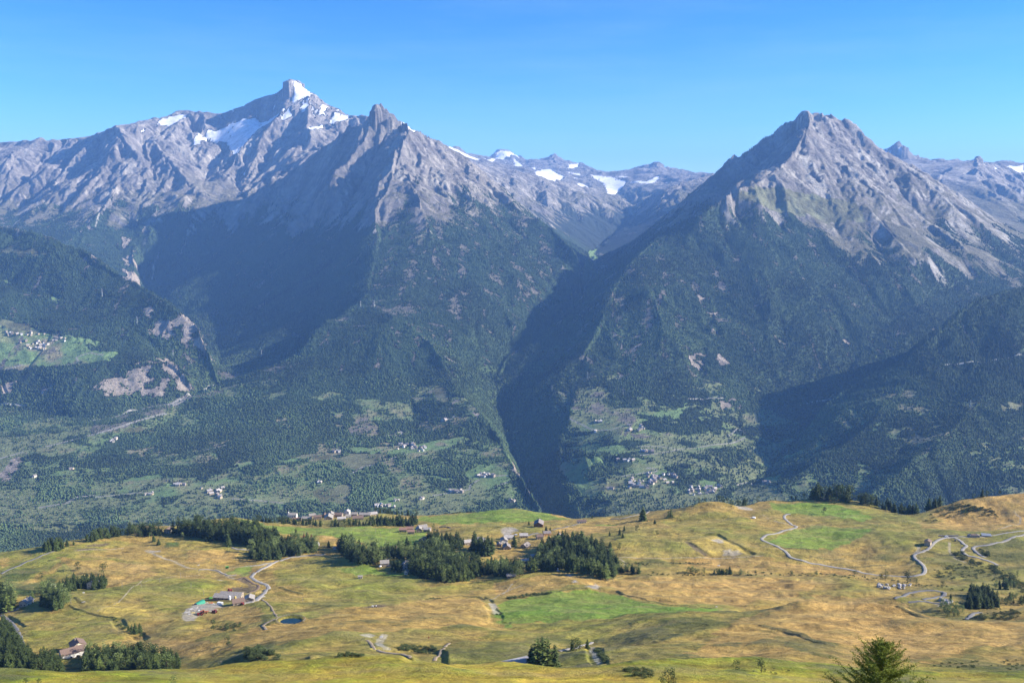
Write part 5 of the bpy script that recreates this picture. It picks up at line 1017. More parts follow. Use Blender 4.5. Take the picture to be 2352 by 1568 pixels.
grove(q3, [(1720,100),(1800,108),(1900,112),(1900,102),(1740,92)], 24, 50, [PN], 'dark pine in the skyline clump behind the round hilltop', 'pines behind the round hilltop', 8)
grove(q3, [(1905,110),(1980,108),(1980,98),(1905,100)], 24, 58, [PN, S], 'taller pine at the right end of the hilltop clump', 'taller pines right of the hilltop clump', 4)
lone(q1, [(627,664,72,PN,'round pine alone on the dry slope left of the meadow bowl'),(830,687,85,PN,'thin pine with bare trunk alone on the golden slope'),(335,722,45,PN,'small pine beside the dark potato field'),(595,728,55,S,'pointed spruce top above the white house copse'),(1235,432,62,S,'single spruce on the rim slope beside a smaller one'),(1275,458,50,S,'smaller spruce of the pair on the rim slope'),
  (1835,472,108,S,'tall spruce standing in front of the upper wood'),(1470,418,58,BR,'round leafy tree in front of the upper wood'),(1088,1172,95,S,'tallest spruce of the meadow thicket'),(1125,1160,80,S,'right spruce of the meadow thicket'),(1032,1152,55,S,'small left spruce of the meadow thicket'),(1128,1200,60,PN,'low pine at the foot of the meadow thicket'),(1060,1160,70,S,'middle spruce of the meadow thicket'),
  (1712,1142,88,PN,'broad dark pine on the slope below the farm yard'),(1832,1262,72,PN,'round dark pine alone on the golden slope'),(540,470,58,S,'lone spruce on the skyline at the far left'),(592,460,35,S,'tiny spruce on the far left skyline'),(498,473,70,S,'narrow spruce at the end of the rim grove'),(1125,402,66,PN,'pine in front of the rim belt'),(262,905,80,LR,'larch behind the cream cottage')])
lone(q2, [(1180,212,48,S,'narrow spruce on the skyline right of the village'),(1270,220,55,S,'spruce with its neighbour on the village skyline'),(1335,223,58,PN,'broad pine at the right end of the village skyline'),(1222,216,34,S,'small spruce between the skyline spruces'),(1262,490,100,S,'tall spruce by the rusty roof'),(1290,498,80,LR,'larch right of the tall spruce by the rusty roof'),(1182,480,42,S,'small spruce above the rusty roof'),
  (435,420,65,'dead','brown dying spruce behind the road bend wood'),(465,425,70,'dead','reddish dying spruce next to the brown one'),(495,418,50,'dead','small reddish spruce at the wood edge'),(1480,352,62,BR,'round leafy tree beside the walled parking place'),(632,476,55,S,'single broad spruce beside the slate roofed house'),(370,395,70,LR,'larch behind the road bend wood'),(645,205,42,BR,'round tree in the village'),(355,210,28,BR,'round tree behind the church'),(700,205,34,BR,'tree above the village roofs'),(845,212,40,S,'spruce among the village houses'),(622,1250,1,S,'x')][:-1])
lone(q3, [(1148,266,112,S,'largest dark spruce on the ridge path'),(1372,238,72,LR,'taller tree of the pair on the grassy ridge'),(1352,244,60,LR,'left tree of the pair on the grassy ridge'),(1243,290,38,S,'small spruce below the grassy ridge'),(997,347,46,S,'small spruce at the upper end of the slope row'),(960,380,58,S,'dark spruce on the open slope above two small ones'),(1102,352,54,PN,'spreading pine alone on the open slope'),(880,386,38,S,'small spruce at the left of the open slope'),(986,402,40,S,'small spruce below the dark one on the open slope'),(1262,380,42,PN,'low bushy pine on the right of the open slope'),
  (822,445,42,PN,'bushy pine by the edge of the knoll wood'),(885,474,48,S,'spruce right of the knoll wood on the open slope'),(958,494,54,PN,'dark bushy pine low on the open slope'),(792,492,52,S,'round spruce touching the knoll wood'),(1090,617,34,BR,'small leafy tree on the terrace bank'),(1140,614,26,BR,'smallest leafy tree on the terrace bank'),(1035,225,30,BR,'round tree beside the skyline road'),(975,226,16,BR,'tiny round bush tree beside the skyline road'),(740,245,30,S,'lone spruce on the rim above the gorge'),(185,285,16,BR,'small round bush in the upper field'),
  (370,347,42,S,'left spruce of the pair at the lane'),(403,352,42,S,'right spruce of the pair at the lane'),(232,300,34,S,'dark spruce beside the big dark chalet'),(115,474,95,S,'tall spruce among the hamlet gables'),(150,445,48,BR,'leafy tree among the hamlet gables'),(1230,696,38,BR,'lone leafy tree in the stream hedge'),(1640,692,56,BR,'separate birch between the hedge clumps'),(1930,700,50,BR,'narrow birch right of the hedge clumps'),(1990,702,40,BR,'low birch right of the narrow one'),(2055,702,40,PN,'round bush tree at the right of the hedge'),
  (2070,87,48,PN,'lone round pine on the skyline right of the hilltop'),(1485,155,34,PN,'brownish small tree on the skyline by the road'),(1858,152,28,PN,'tiny pine on the hilltop shoulder'),
  (300,1440,235,LR,'big dark larch at the left of the foreground clump'),(378,1462,262,LR,'tallest broad larch of the foreground clump'),(440,1440,190,S,'right hand conifer of the foreground clump'),(255,1425,170,S,'left conifer leaning over the stone roof'),(340,1425,235,S,'inner spruce of the foreground clump'),
  (605,1312,115,PN,'round pine behind the foreground clump by the road'),(635,1302,92,PN,'second round pine by the foreground road'),(578,1305,85,S,'small spruce left of the round pines'),(702,1287,76,S,'small spruce right of the round pines by the road')])
lone(q4, [(500,212,58,PN,'lone round pine in the green field below the grove'),(580,140,62,PN,'pine standing in front of the skyline grove'),(345,92,50,PN,'pine at the left of the skyline grove'),(112,103,26,PN,'tiny pine on the green skyline at left'),(245,104,36,PN,'low pine left of the skyline grove'),(275,100,36,PN,'low dark pine beside the grove edge'),(1345,158,98,S,'left of three tall spruces at the foot of the right hill'),(1392,145,80,S,'middle of three tall spruces at the foot of the right hill'),(1430,135,92,S,'right of three tall spruces at the foot of the right hill'),
  (1702,66,36,PN,'small pine on the crest of the right hill'),(1772,72,62,S,'pointed spruce on the crest of the right hill'),(1812,70,44,PN,'broad pine beside the pointed spruce on the crest'),(1912,40,44,PN,'lone pine on the bare skyline of the right hill'),(1640,215,30,PN,'dwarf pine on the dark bank of the right hill'),(240,702,46,BR,'small birch at the left part of the creek hedge'),(440,705,52,BR,'round birch on the creek hedge below the road'),(745,718,56,PN,'dark round tree where the creek meets the road'),(960,738,66,BR,'leafy pair tree just below the road bend'),(995,735,74,BR,'taller leafy tree just below the road bend'),(1172,758,92,PN,'broad dark tree right below the lower road bend'),(1242,772,52,BR,'small tree right of the broad dark one'),(1452,802,56,PN,'dark bushy tree above the hairpin'),(1680,645,62,BR,'grey green tree below the upper hairpin'),(1705,805,40,S,'small spruce top above the gully wood'),(1520,890,45,S,'small spruce on the crag'),(2055,720,60,BR,'slim leafy tree on the dark slope at the right edge')])
for (u, v, h, kd, lab) in ((60,1573,22,PN,'bushy young pine at the lower left edge'),(90,1571,18,PN,'smaller bushy pine at the lower left edge'),(400,1580,38,BR,'bright round bush tree at the bottom left of centre'),(302,1576,10,PN,'dwarf pine on the bottom edge'),(1690,1537,27,PN,'small dark pine on the near green crest'),(1749,1543,36,PN,'spreading small pine on the near green crest'),(1535,1572,44,PN,'tallest of the young pines on the bottom edge'),(1522,1574,26,PN,'left one of the young pines on the bottom edge'),(1547,1573,24,PN,'right one of the young pines on the bottom edge')):
    w = gn.hit(u, v, 100); tree(kd, w[0], w[1], h * w[1] / F, lab, None, 1.35)
# the rest of the woods, standing behind the counted trees
def rest_mesh(name, items, mat):
    VV, TT = [], []; n = 0
    for (x, y, h, kd) in items:
        me = random.choice(PROTO[kd])[0]; co = np.zeros(len(me.vertices) * 3); me.vertices.foreach_get('co', co); co = co.reshape(-1, 3)[::1]
        a = random.uniform(0, 6.28); c, s = math.cos(a), math.sin(a); q = np.stack([(co[:, 0] * c - co[:, 1] * s) * h * 1.15 + x, (co[:, 0] * s + co[:, 1] * c) * h * 1.15 + y, co[:, 2] * h + gn.at(x, y) - .2], -1)
        VV.append(q); TT.append(np.arange(len(q)).reshape(-1, 3) + n); n += len(q)
    if VV: tag(mesh_obj(name, np.concatenate(VV), np.concatenate(TT), [mat]), kind='stuff')
rest_mesh('deep_wood', [r for r in REST if r[3] != 'birch'], ML_spr); rest_mesh('deep_broadleaf_wood', [r for r in REST if r[3] == 'birch'], ML_bir)
print('trees', tcount, 'rest', len(REST), time.time() - T0)
# dwarf juniper and scrub growing on the banks and along the stream (no one could count it)
VV, TT, nb = [], [], 0
def scrub(q, poly, n, h):
    global nb
    xs, ys = [p[0] for p in poly], [p[1] for p in poly]; k = 0; t_ = 0
    while k < n and t_ < n * 20:
        t_ += 1; x, y = random.uniform(min(xs), max(xs)), random.uniform(min(ys), max(ys)); ins = False; m_ = len(poly)
        for i in range(m_):
            (x0, y0), (x1, y1) = poly[i], poly[(i + 1) % m_]
            if (y0 > y) != (y1 > y) and x < (x1 - x0) * (y - y0) / (y1 - y0 + 1e-9) + x0: ins = not ins
        if not ins: continue
        w = gn.hit(*q((x, y))[0], 150); s = h * .62 * random.uniform(.4, 1.35); me = random.choice(shrubP); co = np.zeros(len(me.vertices) * 3); me.vertices.foreach_get('co', co); co = co.reshape(-1, 3)[:1200]
        VV.append(co * np.array((s * 1.3, s * 1.3, s)) + np.array((w[0], w[1], gn.at(w[0], w[1]) - .15 * s))); TT.append(np.arange(len(co)).reshape(-1, 3) + nb); nb += len(co); k += 1
scrub(q4, [(1200,240),(1400,170),(1600,120),(1700,150),(1860,190),(1900,250),(1600,220),(1500,260),(1330,290),(1300,230)], 70, 4.0)
scrub(q4, [(1600,120),(1700,140),(1860,170),(1900,245),(1880,250),(1830,200),(1660,190)], 45, 4.5)
scrub(q4, [(1380,660),(1520,620),(1620,600),(1800,640),(1950,760),(1800,740),(1660,750),(1400,720)], 60, 3.5); scrub(q4, [(1520,510),(1580,505),(1700,580),(1900,640),(2108,780),(2108,850),(1960,740),(1800,650),(1640,590),(1540,540)], 110, 5.0)
scrub(q4, [(1740,490),(1830,520),(1835,560),(1790,540)], 22, 4.5); scrub(q4, [(0,680),(300,680),(600,690),(1100,745),(1400,790),(1900,830),(1850,850),(1300,800),(1000,750),(500,712),(0,706)], 90, 2.6)
scrub(q3, [(1200,690),(1800,690),(2108,700),(2108,708),(1400,706),(1150,704)], 60, 2.4); scrub(q3, [(60,885),(240,850),(400,840),(420,850),(250,872),(80,898)], 55, 2.8); scrub(q3, [(880,600),(1500,600),(1800,608),(1500,612),(1000,625)], 40, 2.0)
scrub(q1, [(1930,1310),(1990,1290),(2108,1290),(2108,1360),(2000,1350)], 30, 4.0); scrub(q2, [(-30,1300),(60,1280),(150,1320),(250,1365),(200,1385),(0,1390),(-40,1360)], 55, 4.5); scrub(q1, [(1740,1110),(1900,1080),(1960,1100),(1900,1150),(1760,1150)], 22, 3.0)
scrub(q2, [(1100,1280),(1250,1270),(1530,1275),(1500,1300),(1440,1340),(1250,1310)], 60, 3.0); scrub(q2, [(700,1350),(850,1330),(940,1345),(880,1360),(720,1365)], 22, 2.5); scrub(q3, [(760,1300),(850,1340),(860,1400),(820,1410),(780,1360)], 18, 4.5)
scrub(q3, [(1000,1460),(1150,1445),(1230,1480),(1200,1540),(1100,1510),(1010,1490)], 30, 2.5); scrub(q4, [(1750,980),(2000,970),(2080,1000),(2090,1040),(1900,1062),(1700,1052)], 45, 2.8); scrub(q4, [(1800,1460),(1400,1440),(1330,1420),(1600,1400),(2100,1380),(2108,1470)], 40, 1.6)
scrub(q1, [(540,1350),(600,1330),(700,1340),(640,1370)], 8, 3.5); scrub(q1, [(910,1060),(940,1050),(1010,1130),(990,1140)], 14, 3.0); scrub(q2, [(1420,895),(1500,880),(1560,888),(1500,900)], 8, 2.5); scrub(q2, [(1960,960),(2000,980),(2020,1020),(1980,1030)], 14, 2.5); scrub(q2, [(1550,208),(1650,196),(1820,190),(1820,196),(1650,204),(1560,214)], 26, 4.0)
scrub(q4, [(0,1440),(200,1460),(260,1480),(100,1500),(-100,1470)], 6, 1.2)
tag(mesh_obj('juniper_scrub', np.concatenate(VV), np.concatenate(TT), [ML_shr]), kind='stuff')

# the larch standing close to the viewer, its top reaching into the picture
def close_larch(u, vtop, D, h):
    a, s = ray(u, vtop); x = a * D; z0 = s * D - h; r = random.Random(31); o = empty('larch_tree', (x, D, z0)); tag(o, 'bright green young larch with feathery tufted branches at the lower right', 'tree')
    b = B(); b.tube((0, 0, -1.5), (.05, 0, h * .5), .17, .10, 8); b.tube((.05, 0, h * .5), (0, .03, h), .10, .012, 8); tk = b.build('trunk', simple('larch_bark', (.20, .17, .14), .95, .35, 6.), o, smooth=True)
    V, Fs = [], []; lb = B()
    def tuft(p, s):
        for k in range(7):
            d = np.array((r.gauss(0, 1), r.gauss(0, 1), r.gauss(.25, 1))); d /= np.linalg.norm(d); e = np.cross(d, (r.gauss(0, 1), r.gauss(0, 1), r.gauss(0, 1))); e = e / (np.linalg.norm(e) + 1e-9) * s * .10; b_ = len(V)
            V.extend([p - e, p + e, p + d * s]); Fs.append((b_, b_ + 1, b_ + 2))
    z = h * .12; j = 0
    while z < h * .985:
        t = z / h; R_ = (1 - t) ** .8 * h * .62 + .15; nb_ = r.choice((4, 5, 5))
        for k in range(nb_):
            az = j * 2.4 + k * 6.28 / nb_ + r.uniform(-.4, .4); ln = R_ * r.uniform(.55, 1.1); rise = r.uniform(-.1, .4) + .35 * t; p = np.array((0, 0, z)); d = np.array((math.cos(az), math.sin(az), rise)); n_ = max(4, int(ln / .13)); pr = p
            for q in range(1, n_ + 1):
                f = q / n_; c = p + d * ln * f + np.array((0, 0, .22 * ln * f * f)); lb.tube(pr, c, .022 * (1 - f) + .006, .022 * (1 - f) + .004, 4); pr = c
                tuft(c, .21 * r.uniform(.8, 1.3))
                if f > .25 and r.random() < .75:
                    sd_ = np.array((-d[1], d[0], r.uniform(-.1, .5))) * r.choice((-1, 1)) * r.uniform(.15, .5) * (1 - f * .6) * ln * .5; m_ = max(2, int(np.linalg.norm(sd_) / .11))
                    for g in range(1, m_ + 1): tuft(c + (sd_ + d * .25 * ln * .5) * g / m_, .16 * r.uniform(.8, 1.3))
        z += .11 + .08 * (1 - t); j += 1
    for k in range(6): tuft(np.array((0, .03, h - k * .09)), .13)
    lb.build('branches', M_bark, o); mm = leafmat('young_larch_needles', (.24, .29, .042), .3)
    cr = mesh_obj('crown', V, Fs, [mm], o)
close_larch(2030, 1474, 78, 8.6)
print('scrub', time.time() - T0)
# ------------------------------------------------------------------ buildings
def place(q, xy, dmin=380):
    w = gn.hit(*q(xy)[0], dmin); return w[0], w[1]
def ground_box(x, y, r):
    zs = [gn.at(x + dx * r, y + dy * r) for dx in (-1, 0, 1) for dy in (-1, 0, 1)]; return min(zs), max(zs)
def gable(w, l, h, rise, over=.5, th=.28):
    """walls and roof of a gabled house; ridge along local x"""
    wb = B(); x, y = w / 2, l / 2
    V = [(-x, -y, -2.5), (x, -y, -2.5), (x, y, -2.5), (-x, y, -2.5), (-x, -y, h), (x, -y, h), (x, y, h), (-x, y, h), (-x, 0, h + rise), (x, 0, h + rise)]
    wb.poly(V, [(3, 2, 1, 0), (0, 1, 5, 4), (2, 3, 7, 6), (1, 2, 6, 9, 5), (3, 0, 4, 8, 7), (4, 5, 9, 8), (6, 7, 8, 9)])
    rb = B(); sl_ = rise / y; X = x + over; Y = y + over
    for sgn in (-1, 1):
        a = (0, h + rise + .03); e = (sgn * Y, h + rise + .03 - sl_ * Y)
        V = [(-X, a[0], a[1]), (X, a[0], a[1]), (X, e[0], e[1]), (-X, e[0], e[1])]; V += [(p[0], p[1], p[2] + th) for p in V]
        Fs = [(3, 2, 1, 0), (4, 5, 6, 7), (0, 1, 5, 4), (1, 2, 6, 5), (2, 3, 7, 6), (3, 0, 4, 7)]; rb.poly(V, [f[::-1] for f in Fs] if sgn < 0 else Fs)
    return wb, rb
WIN = B(); WIN.box(-.45, .45, -.06, .05, 0, 1.1); WMESH = None
def house(name, q, xy, w, l, h, rise, rz, wm, rm, label, group=None, chim=1, cat='house', wins=True, dmin=380, at=None, dz=0):
    x, y = at if at else place(q, xy, dmin); lo, hi = ground_box(x, y, min(w, l) * .35); z = (lo + hi) / 2 + dz; o = empty(name, (x, y, z), rz); tag(o, label, cat, group)
    wb, rb = gable(w, l, h, rise); wb.build('wall', wm, o); r = rb.build('roof', rm, o)
    if chim:
        c = B(); c.box(-.35, .35, -.35, .35, -.6, 1.2); c.box(-.45, .45, -.45, .45, 1.2, 1.35); co = c.build('chimney', M_stone, r); co.location = (w * .22, l * .12, h + rise * .85)
    if wins:
        for sgn in (-1, 1):
            n = max(2, int(w / 3.2))
            for k in range(n):
                px_ = -w / 2 + (k + .5) * w / n; first = (k == n // 2 and sgn == -1)
                d = B()
                if first: d.box(px_ - .5, px_ + .5, sgn * l / 2 - .07, sgn * l / 2 + .07, 0, 2.1); d.build('door', M_wood, o)
                else: d.box(px_ - .45, px_ + .45, sgn * l / 2 - .06, sgn * l / 2 + .06, 1.0, 2.1); d.build('window', M_glass, o)
        for sgn in (-1, 1):
            for zz in ([1.0] if h < 4.2 else [1.0, 3.6]):
                for yy in (-l * .22, l * .22):
                    d = B(); d.box(sgn * w / 2 - .06, sgn * w / 2 + .06, yy - .45, yy + .45, zz, zz + 1.15); d.build('window', M_glass, o)
    return o
R_ = math.radians
house('farmhouse', q1, (585, 1352), 15, 8.5, 4.2, 2.4, R_(38), M_white, M_tile, 'long white farmhouse with brown tiled roof between the lower left woods')
house('farmhouse', q1, (628, 1308), 9, 9, 5.2, 2.4, R_(128), M_plast, M_tile, 'taller brown roofed wing behind the long white farmhouse', chim=1)
house('cottage', q1, (215, 942), 9, 8, 3.8, 2.3, R_(75), M_plast, M_slab, 'cream cottage with grey slab roof beside the trees on the left')
house('house', q1, (750, 803), 8, 8, 5.5, 2, R_(80), M_white, M_slab, 'white house half hidden in the left copse')
house('shed', q1, (425, 800), 4, 4, 2.3, 1, R_(20), M_white, M_slab, 'small pale shed between the two left copses', cat='shed', chim=0, wins=False)
house('chalet', q1, (1356, 360), 9, 8, 4.5, 2.2, R_(70), M_plast, M_tile, 'cream chalet with brown roof on the left rim')
house('house', q1, (1520, 372), 9, 8, 4, 2, R_(60), M_white, M_slab, 'white house in shade at the start of the upper wood')
# farm
house('barn', q1, (1835, 893), 25, 9, 2.6, 2.0, R_(-8), M_stone, M_slab, 'long low barn with grey stone slab roof on the farm', cat='barn', chim=0)
house('barn', q1, (1862, 868), 20, 7, 2.6, 1.6, R_(-8), M_stone, M_slab, 'second low slab roofed barn behind the long one', cat='barn', chim=0)
house('farmhouse', q1, (1915, 935), 9.5, 6.5, 3.0, 2.2, R_(24), M_stone, M_tile, 'stone farm building with brown tiled gable roof')
house('farmhouse', q1, (2005, 912), 8, 8, 3.6, 1.8, R_(100), M_stone, M_slab, 'stone farmhouse with slab roof next to the road', cat='house')
def prim(name, q, xy, label, cat, parts, rz=0, group=None, dmin=380, at=None, sink=0):
    x, y = at if at else place(q, xy, dmin); o = empty(name, (x, y, gn.at(x, y) - sink), rz); tag(o, label, cat, group)
    for (pn, fn_, mt) in parts: b = B(); fn_(b); b.build(pn, mt, o)
    return o
def tunnel(r, l):
    def f(b):
        n = 10; V = []
        for xx in (-l / 2, l / 2): V += [(xx, r * math.cos(math.pi * k / n), r * 1.1 * math.sin(math.pi * k / n)) for k in range(n + 1)]
        b.poly(V, [(k, k + 1, n + 2 + k, n + 1 + k) for k in range(n)][::-1])
    return f
def disc_end(r, l):
    def f(b):
        n = 10; V = [(l / 2 - .05, r * .97 * math.cos(math.pi * k / n), r * 1.07 * math.sin(math.pi * k / n)) for k in range(n + 1)]; b.poly(V, [tuple(range(n + 1))])
        V = [(-l / 2 + .05, v[1], v[2]) for v in V]; b.poly(V, [tuple(range(n + 1))[::-1]])
    return f
prim('storage_tunnel', q1, (1603, 935), 'rounded dark green tunnel shed at the back of the yard', 'shed', [('cover', tunnel(2.6, 9), M_greentarp), ('end_wall', disc_end(2.6, 9), M_metal)], R_(65))
prim('storage_tunnel', q1, (1697, 888), 'small bright green covered trailer behind the yard', 'trailer', [('cover', tunnel(1.3, 3.2), M_grn), ('end_wall', disc_end(1.3, 3.2), M_grn)], R_(10))
def silo(b): b.tube((0, 0, 1.2), (0, 0, 4.4), 1.0, 1.0, 14); b.tube((0, 0, 4.4), (0, 0, 5.1), 1.0, .3, 14); b.tube((0, 0, .5), (0, 0, 1.2), .3, 1.0, 14)
def silolegs(b): [b.tube((.8 * sx, .8 * sy, -.3), (.8 * sx, .8 * sy, 1.6), .08) for sx in (-1, 1) for sy in (-1, 1)]
prim('feed_silo', q1, (1846, 908), 'white feed silo in front of the long barn', 'silo', [('tank', silo, M_whitep), ('legs', silolegs, M_metal)])
prim('feed_silo', q1, (1890, 912), 'dull yellow feed silo right of the white one', 'silo', [('tank', silo, M_yel), ('legs', silolegs, M_metal)])
prim('container', q1, (1768, 940), 'white box container on the farm yard', 'container', [('body', lambda b: b.box(-2.3, 2.3, -1.2, 1.2, .15, 2.5), M_whitep), ('door', lambda b: b.box(2.3, 2.34, -1.05, 1.05, .3, 2.35), M_metal), ('skid', lambda b: [b.box(-2.2, 2.2, s - .1, s + .1, -.2, .15) for s in (-.9, .9)], M_metal)], R_(-15))
def tractor(q, xy, rz, mat, label, sc=1.0):
    x, y = place(q, xy); o = empty('tractor', (x, y, gn.at(x, y)), rz); o.scale = (sc,) * 3; tag(o, label, 'tractor')
    b = B(); b.box(.1, 2.1, -.45, .45, .9, 1.6); b.box(-1.0, .2, -.7, .7, .8, 1.3); b.build('body', mat, o); b = B(); b.box(-.95, .15, -.65, .65, 1.3, 2.4, 0, .06); b.build('cab', M_glass, o); b = B(); b.box(-1.05, .25, -.72, .72, 2.4, 2.52); b.build('cab_roof', mat, o)
    for (wx, r, wy) in ((-.5, .85, .95), (1.5, .55, .8)):
        for s in (-1, 1): t = B(); t.tube((wx, s * wy - .2, r), (wx, s * wy + .2, r), r, r, 14); wh = t.build('wheel', M_tyre, o); t = B(); t.tube((wx, s * wy - .22, r), (wx, s * wy + .22, r), r * .5, r * .5, 10); t.build('rim', mat, wh)
tractor(q1, (1725, 1005), R_(160), M_redp, 'large red harvester tractor at the right edge of the yard', 1.2); tractor(q1, (1612, 1020), R_(200), M_redp, 'red tractor at the front of the gravel yard', 1.25); tractor(q1, (1946, 942), R_(80), M_redp, 'small red tractor in front of the brown roofed barn', 1.0); tractor(q1, (1842, 832), R_(20), M_redp, 'red tractor behind the long barn beside the mud pen', 1.2); tractor(q1, (1640, 1008), R_(10), M_orange, 'orange loader beside the red tractor on the yard', 1.2)
def heap(name, q, xy, r, h, mat, label, seed, cat='heap', flat_=.6):
    x, y = place(q, xy); b = B(); rr = random.Random(seed)
    for k in range(9): a = rr.uniform(0, 6.28); d = r * .7 * math.sqrt(rr.random()); b.ball((d * math.cos(a), d * math.sin(a), 0), r * rr.uniform(.25, .5), 0, (1, 1, flat_ * h), .5, seed + k, 7, 5)
    o = b.build(name, mat, None, (x, y, gn.at(x, y) - .1)); tag(o, label, cat); return o
for k, (x, y, r, mt, lb) in enumerate(((1500, 1000, 2.6, M_rock, 'pale rubble heap at the left tip of the yard'), (1530, 975, 2.4, M_rock, 'pale rubble heap behind the left tip of the yard'), (1560, 985, 2.0, M_greywood, 'heap of old timber in the yard'), (1575, 965, 2.2, M_rock, 'rubble heap near the green tunnel shed'), (1545, 1005, 1.8, M_yel, 'yellowish sand heap on the yard'),
    (1655, 925, 2.4, M_rock, 'rubble heap beside the orange pile'), (1690, 925, 2.2, M_orange, 'orange plastic pile between the rubble heaps'), (1715, 935, 2.2, M_rock, 'rubble heap left of the white container'), (1660, 990, 1.6, M_redp, 'red scrap pile at the yard edge'), (1600, 985, 1.5, M_whitep, 'white bags in the middle of the yard'), (1520, 1015, 1.8, M_rock, 'stone heap on the embankment of the yard'), (1900, 850, 1.2, M_grn, 'green bales behind the barn'), (1590, 620, 1.8, M_rock, 'stone heap by the track on the meadow'), (1940, 800, 1.5, M_darkp, 'dark puddle liner in the mud pen'))):
    heap('rubble_heap', q1, (x, y), r, .8, mt, lb, 600 + k)
prim('cattle_shelter', q1, (1824, 648), 'small green metal shelter beside the track', 'shelter', [('wall', lambda b: (b.box(-1.6, 1.6, 1.0, 1.1, 0, 2.2), b.box(-1.6, -1.5, -1.1, 1.0, 0, 2.2), b.box(1.5, 1.6, -1.1, 1.0, 0, 2.2)), M_grn), ('roof', lambda b: b.box(-1.8, 1.8, -1.3, 1.3, 2.2, 2.35), M_grn)], R_(15))
prim('fence_panel', q1, (2075, 845), 'short pale board fence beside the road above the farm', 'fence', [('rails', lambda b: [b.box(-3, 3, -.04, .04, z, z + .3) for z in (.2, .7, 1.2)], M_yel), ('posts', lambda b: [b.box(x - .1, x + .1, -.1, .1, -.4, 1.6) for x in (-3, -1, 1, 3)], M_greywood)], R_(40))
house('hut', q2, (886, 727), 4.2, 3.4, 2.3, .8, R_(8), M_white, M_greywood, 'small white and brown hut alone in the central meadow', cat='hut', chim=0)
house('chalet', q2, (1080, 625), 9, 8, 4.2, 2.2, R_(12), M_stone, M_slab, 'stone chalet with parked cars left of the white chalet')
house('chalet', q2, (1250, 640), 9, 7.5, 4.4, 2.2, R_(75), M_white, M_slab, 'white chalet with grey roof at the wood edge')
house('hut', q2, (1256, 690), 3.5, 3.5, 3, 1.2, R_(75), M_white, M_slab, 'tiny white hut below the white chalet', cat='hut', chim=0)
house('house', q2, (508, 478), 13, 9, 3.2, 3.0, R_(25), M_stone, M_farroof2, 'house with big pale slate roof behind the road wood')
house('house', q2, (438, 483), 8, 7, 3, 2, R_(25), M_stone, M_farroof2, 'lower slate roofed annex left of the big slate roof'); house('house', q2, (232, 440), 8, 7, 4, 2, R_(20), M_stone, M_farroof2, 'slate roofed house deep in the road wood')
house('shed', q2, (690, 493), 6, 4, 2, .8, R_(160), M_white, M_farroof2, 'low white shed at the left end of the middle wood', cat='shed', chim=0, wins=False)
house('house', q2, (1172, 494), 7, 6, 3, 1.6, R_(10), M_white, M_red, 'small house with rusty red roof in the trees'); house('house', q2, (1390, 430), 9, 7, 3, 1.8, R_(60), M_stone, M_farroof, 'grey terraced house beside the walled parking place')
# ridge village with church
ch = place(q2, (345, 232)); o = empty('church', (ch[0], ch[1], gn.at(*ch)), 0); tag(o, 'small white church with slim bell tower and dark pointed spire', 'church')
wb, rb = gable(13, 8, 6.5, 2.5); wb.build('nave', M_white, o); rb.build('roof', M_slab, o); b = B(); b.box(-9.6, -6.7, -1.6, 1.3, -2, 11.5); b.build('tower', M_white, o); b = B(); b.poly([(-9.9, -1.9, 11.5), (-6.4, -1.9, 11.5), (-6.4, 1.6, 11.5), (-9.9, 1.6, 11.5), (-8.15, -.15, 18)], [(3, 2, 1, 0), (0, 1, 4), (1, 2, 4), (2, 3, 4), (3, 0, 4)]); b.build('spire', M_darkp, o)
for k in (-4, 0, 4): b = B(); b.box(k - .5, k + .5, -4.07, -3.95, 2, 4.6); b.build('window', M_glass, o)
b = B(); b.box(-8.6, -7.7, -1.68, -1.58, 8.8, 10.4); b.build('belfry_opening', M_glass, o)
gv = 'stone houses of the ridge village'
for k, (x, y, w, l, h, rs, rz, wm, rm, lb) in enumerate(((378, 268, 13, 9, 4, 2, 4, M_stone, M_red, 'village house with reddish roof in front of the church'), (458, 262, 15, 9, 4.5, 2.2, -4, M_stone, M_slab, 'wide stone house right of the reddish roofed one'), (545, 248, 12, 8, 4.5, 2, 10, M_stone, M_tile, 'brown roofed village house left of the big gable'), (632, 256, 15, 13, 5, 3.6, 96, M_stone, M_slab, 'big stone gable house in the middle of the village'), (652, 232, 11, 10, 5.5, 2.8, 100, M_beige, M_slab, 'beige gable house behind the big stone gable'),
    (712, 232, 13, 9, 4.5, 2.2, -6, M_stone, M_tile, 'long brown roofed house right of the big gable'), (735, 262, 12, 8, 4, 2, 14, M_stone, M_farroof2, 'grey slate house with small tower in front of the village'), (782, 215, 8, 8, 6, 2, 85, M_white, M_farroof2, 'tall white house with balcony at the back of the village'), (868, 256, 16, 10, 4, 2.6, 10, M_stone, M_tile, 'broad brown roofed farm at the right of the village'), (925, 228, 18, 9, 4, 2.2, -4, M_stone, M_slab, 'long slab roofed building behind the broad farm'), (985, 222, 14, 9, 3.6, 2.2, 20, M_beige, M_farroof2, 'pale slate roofed house at the right end of the village'),
    (840, 225, 9, 8, 4, 2, 0, M_stone, M_slab, 'small slab roofed house near the tall white house'), (500, 235, 10, 8, 4, 2, 20, M_stone, M_slab, 'slab roofed house just right of the church'), (262, 250, 12, 6, 2.6, 1.2, 0, M_stone, M_red, 'low reddish barn left of the church'), (600, 235, 8, 7, 4, 2, 85, M_stone, M_tile, 'narrow brown roofed house behind the middle gable'), (790, 238, 8, 7, 3.5, 1.8, 10, M_white, M_slab, 'small white fronted house beside the slate house'))):
    house('village_house', q2, (x, y), w, l, h, rs, R_(rz), wm, rm, lb, gv)
gh = 'houses of the small hamlet above the central wood'
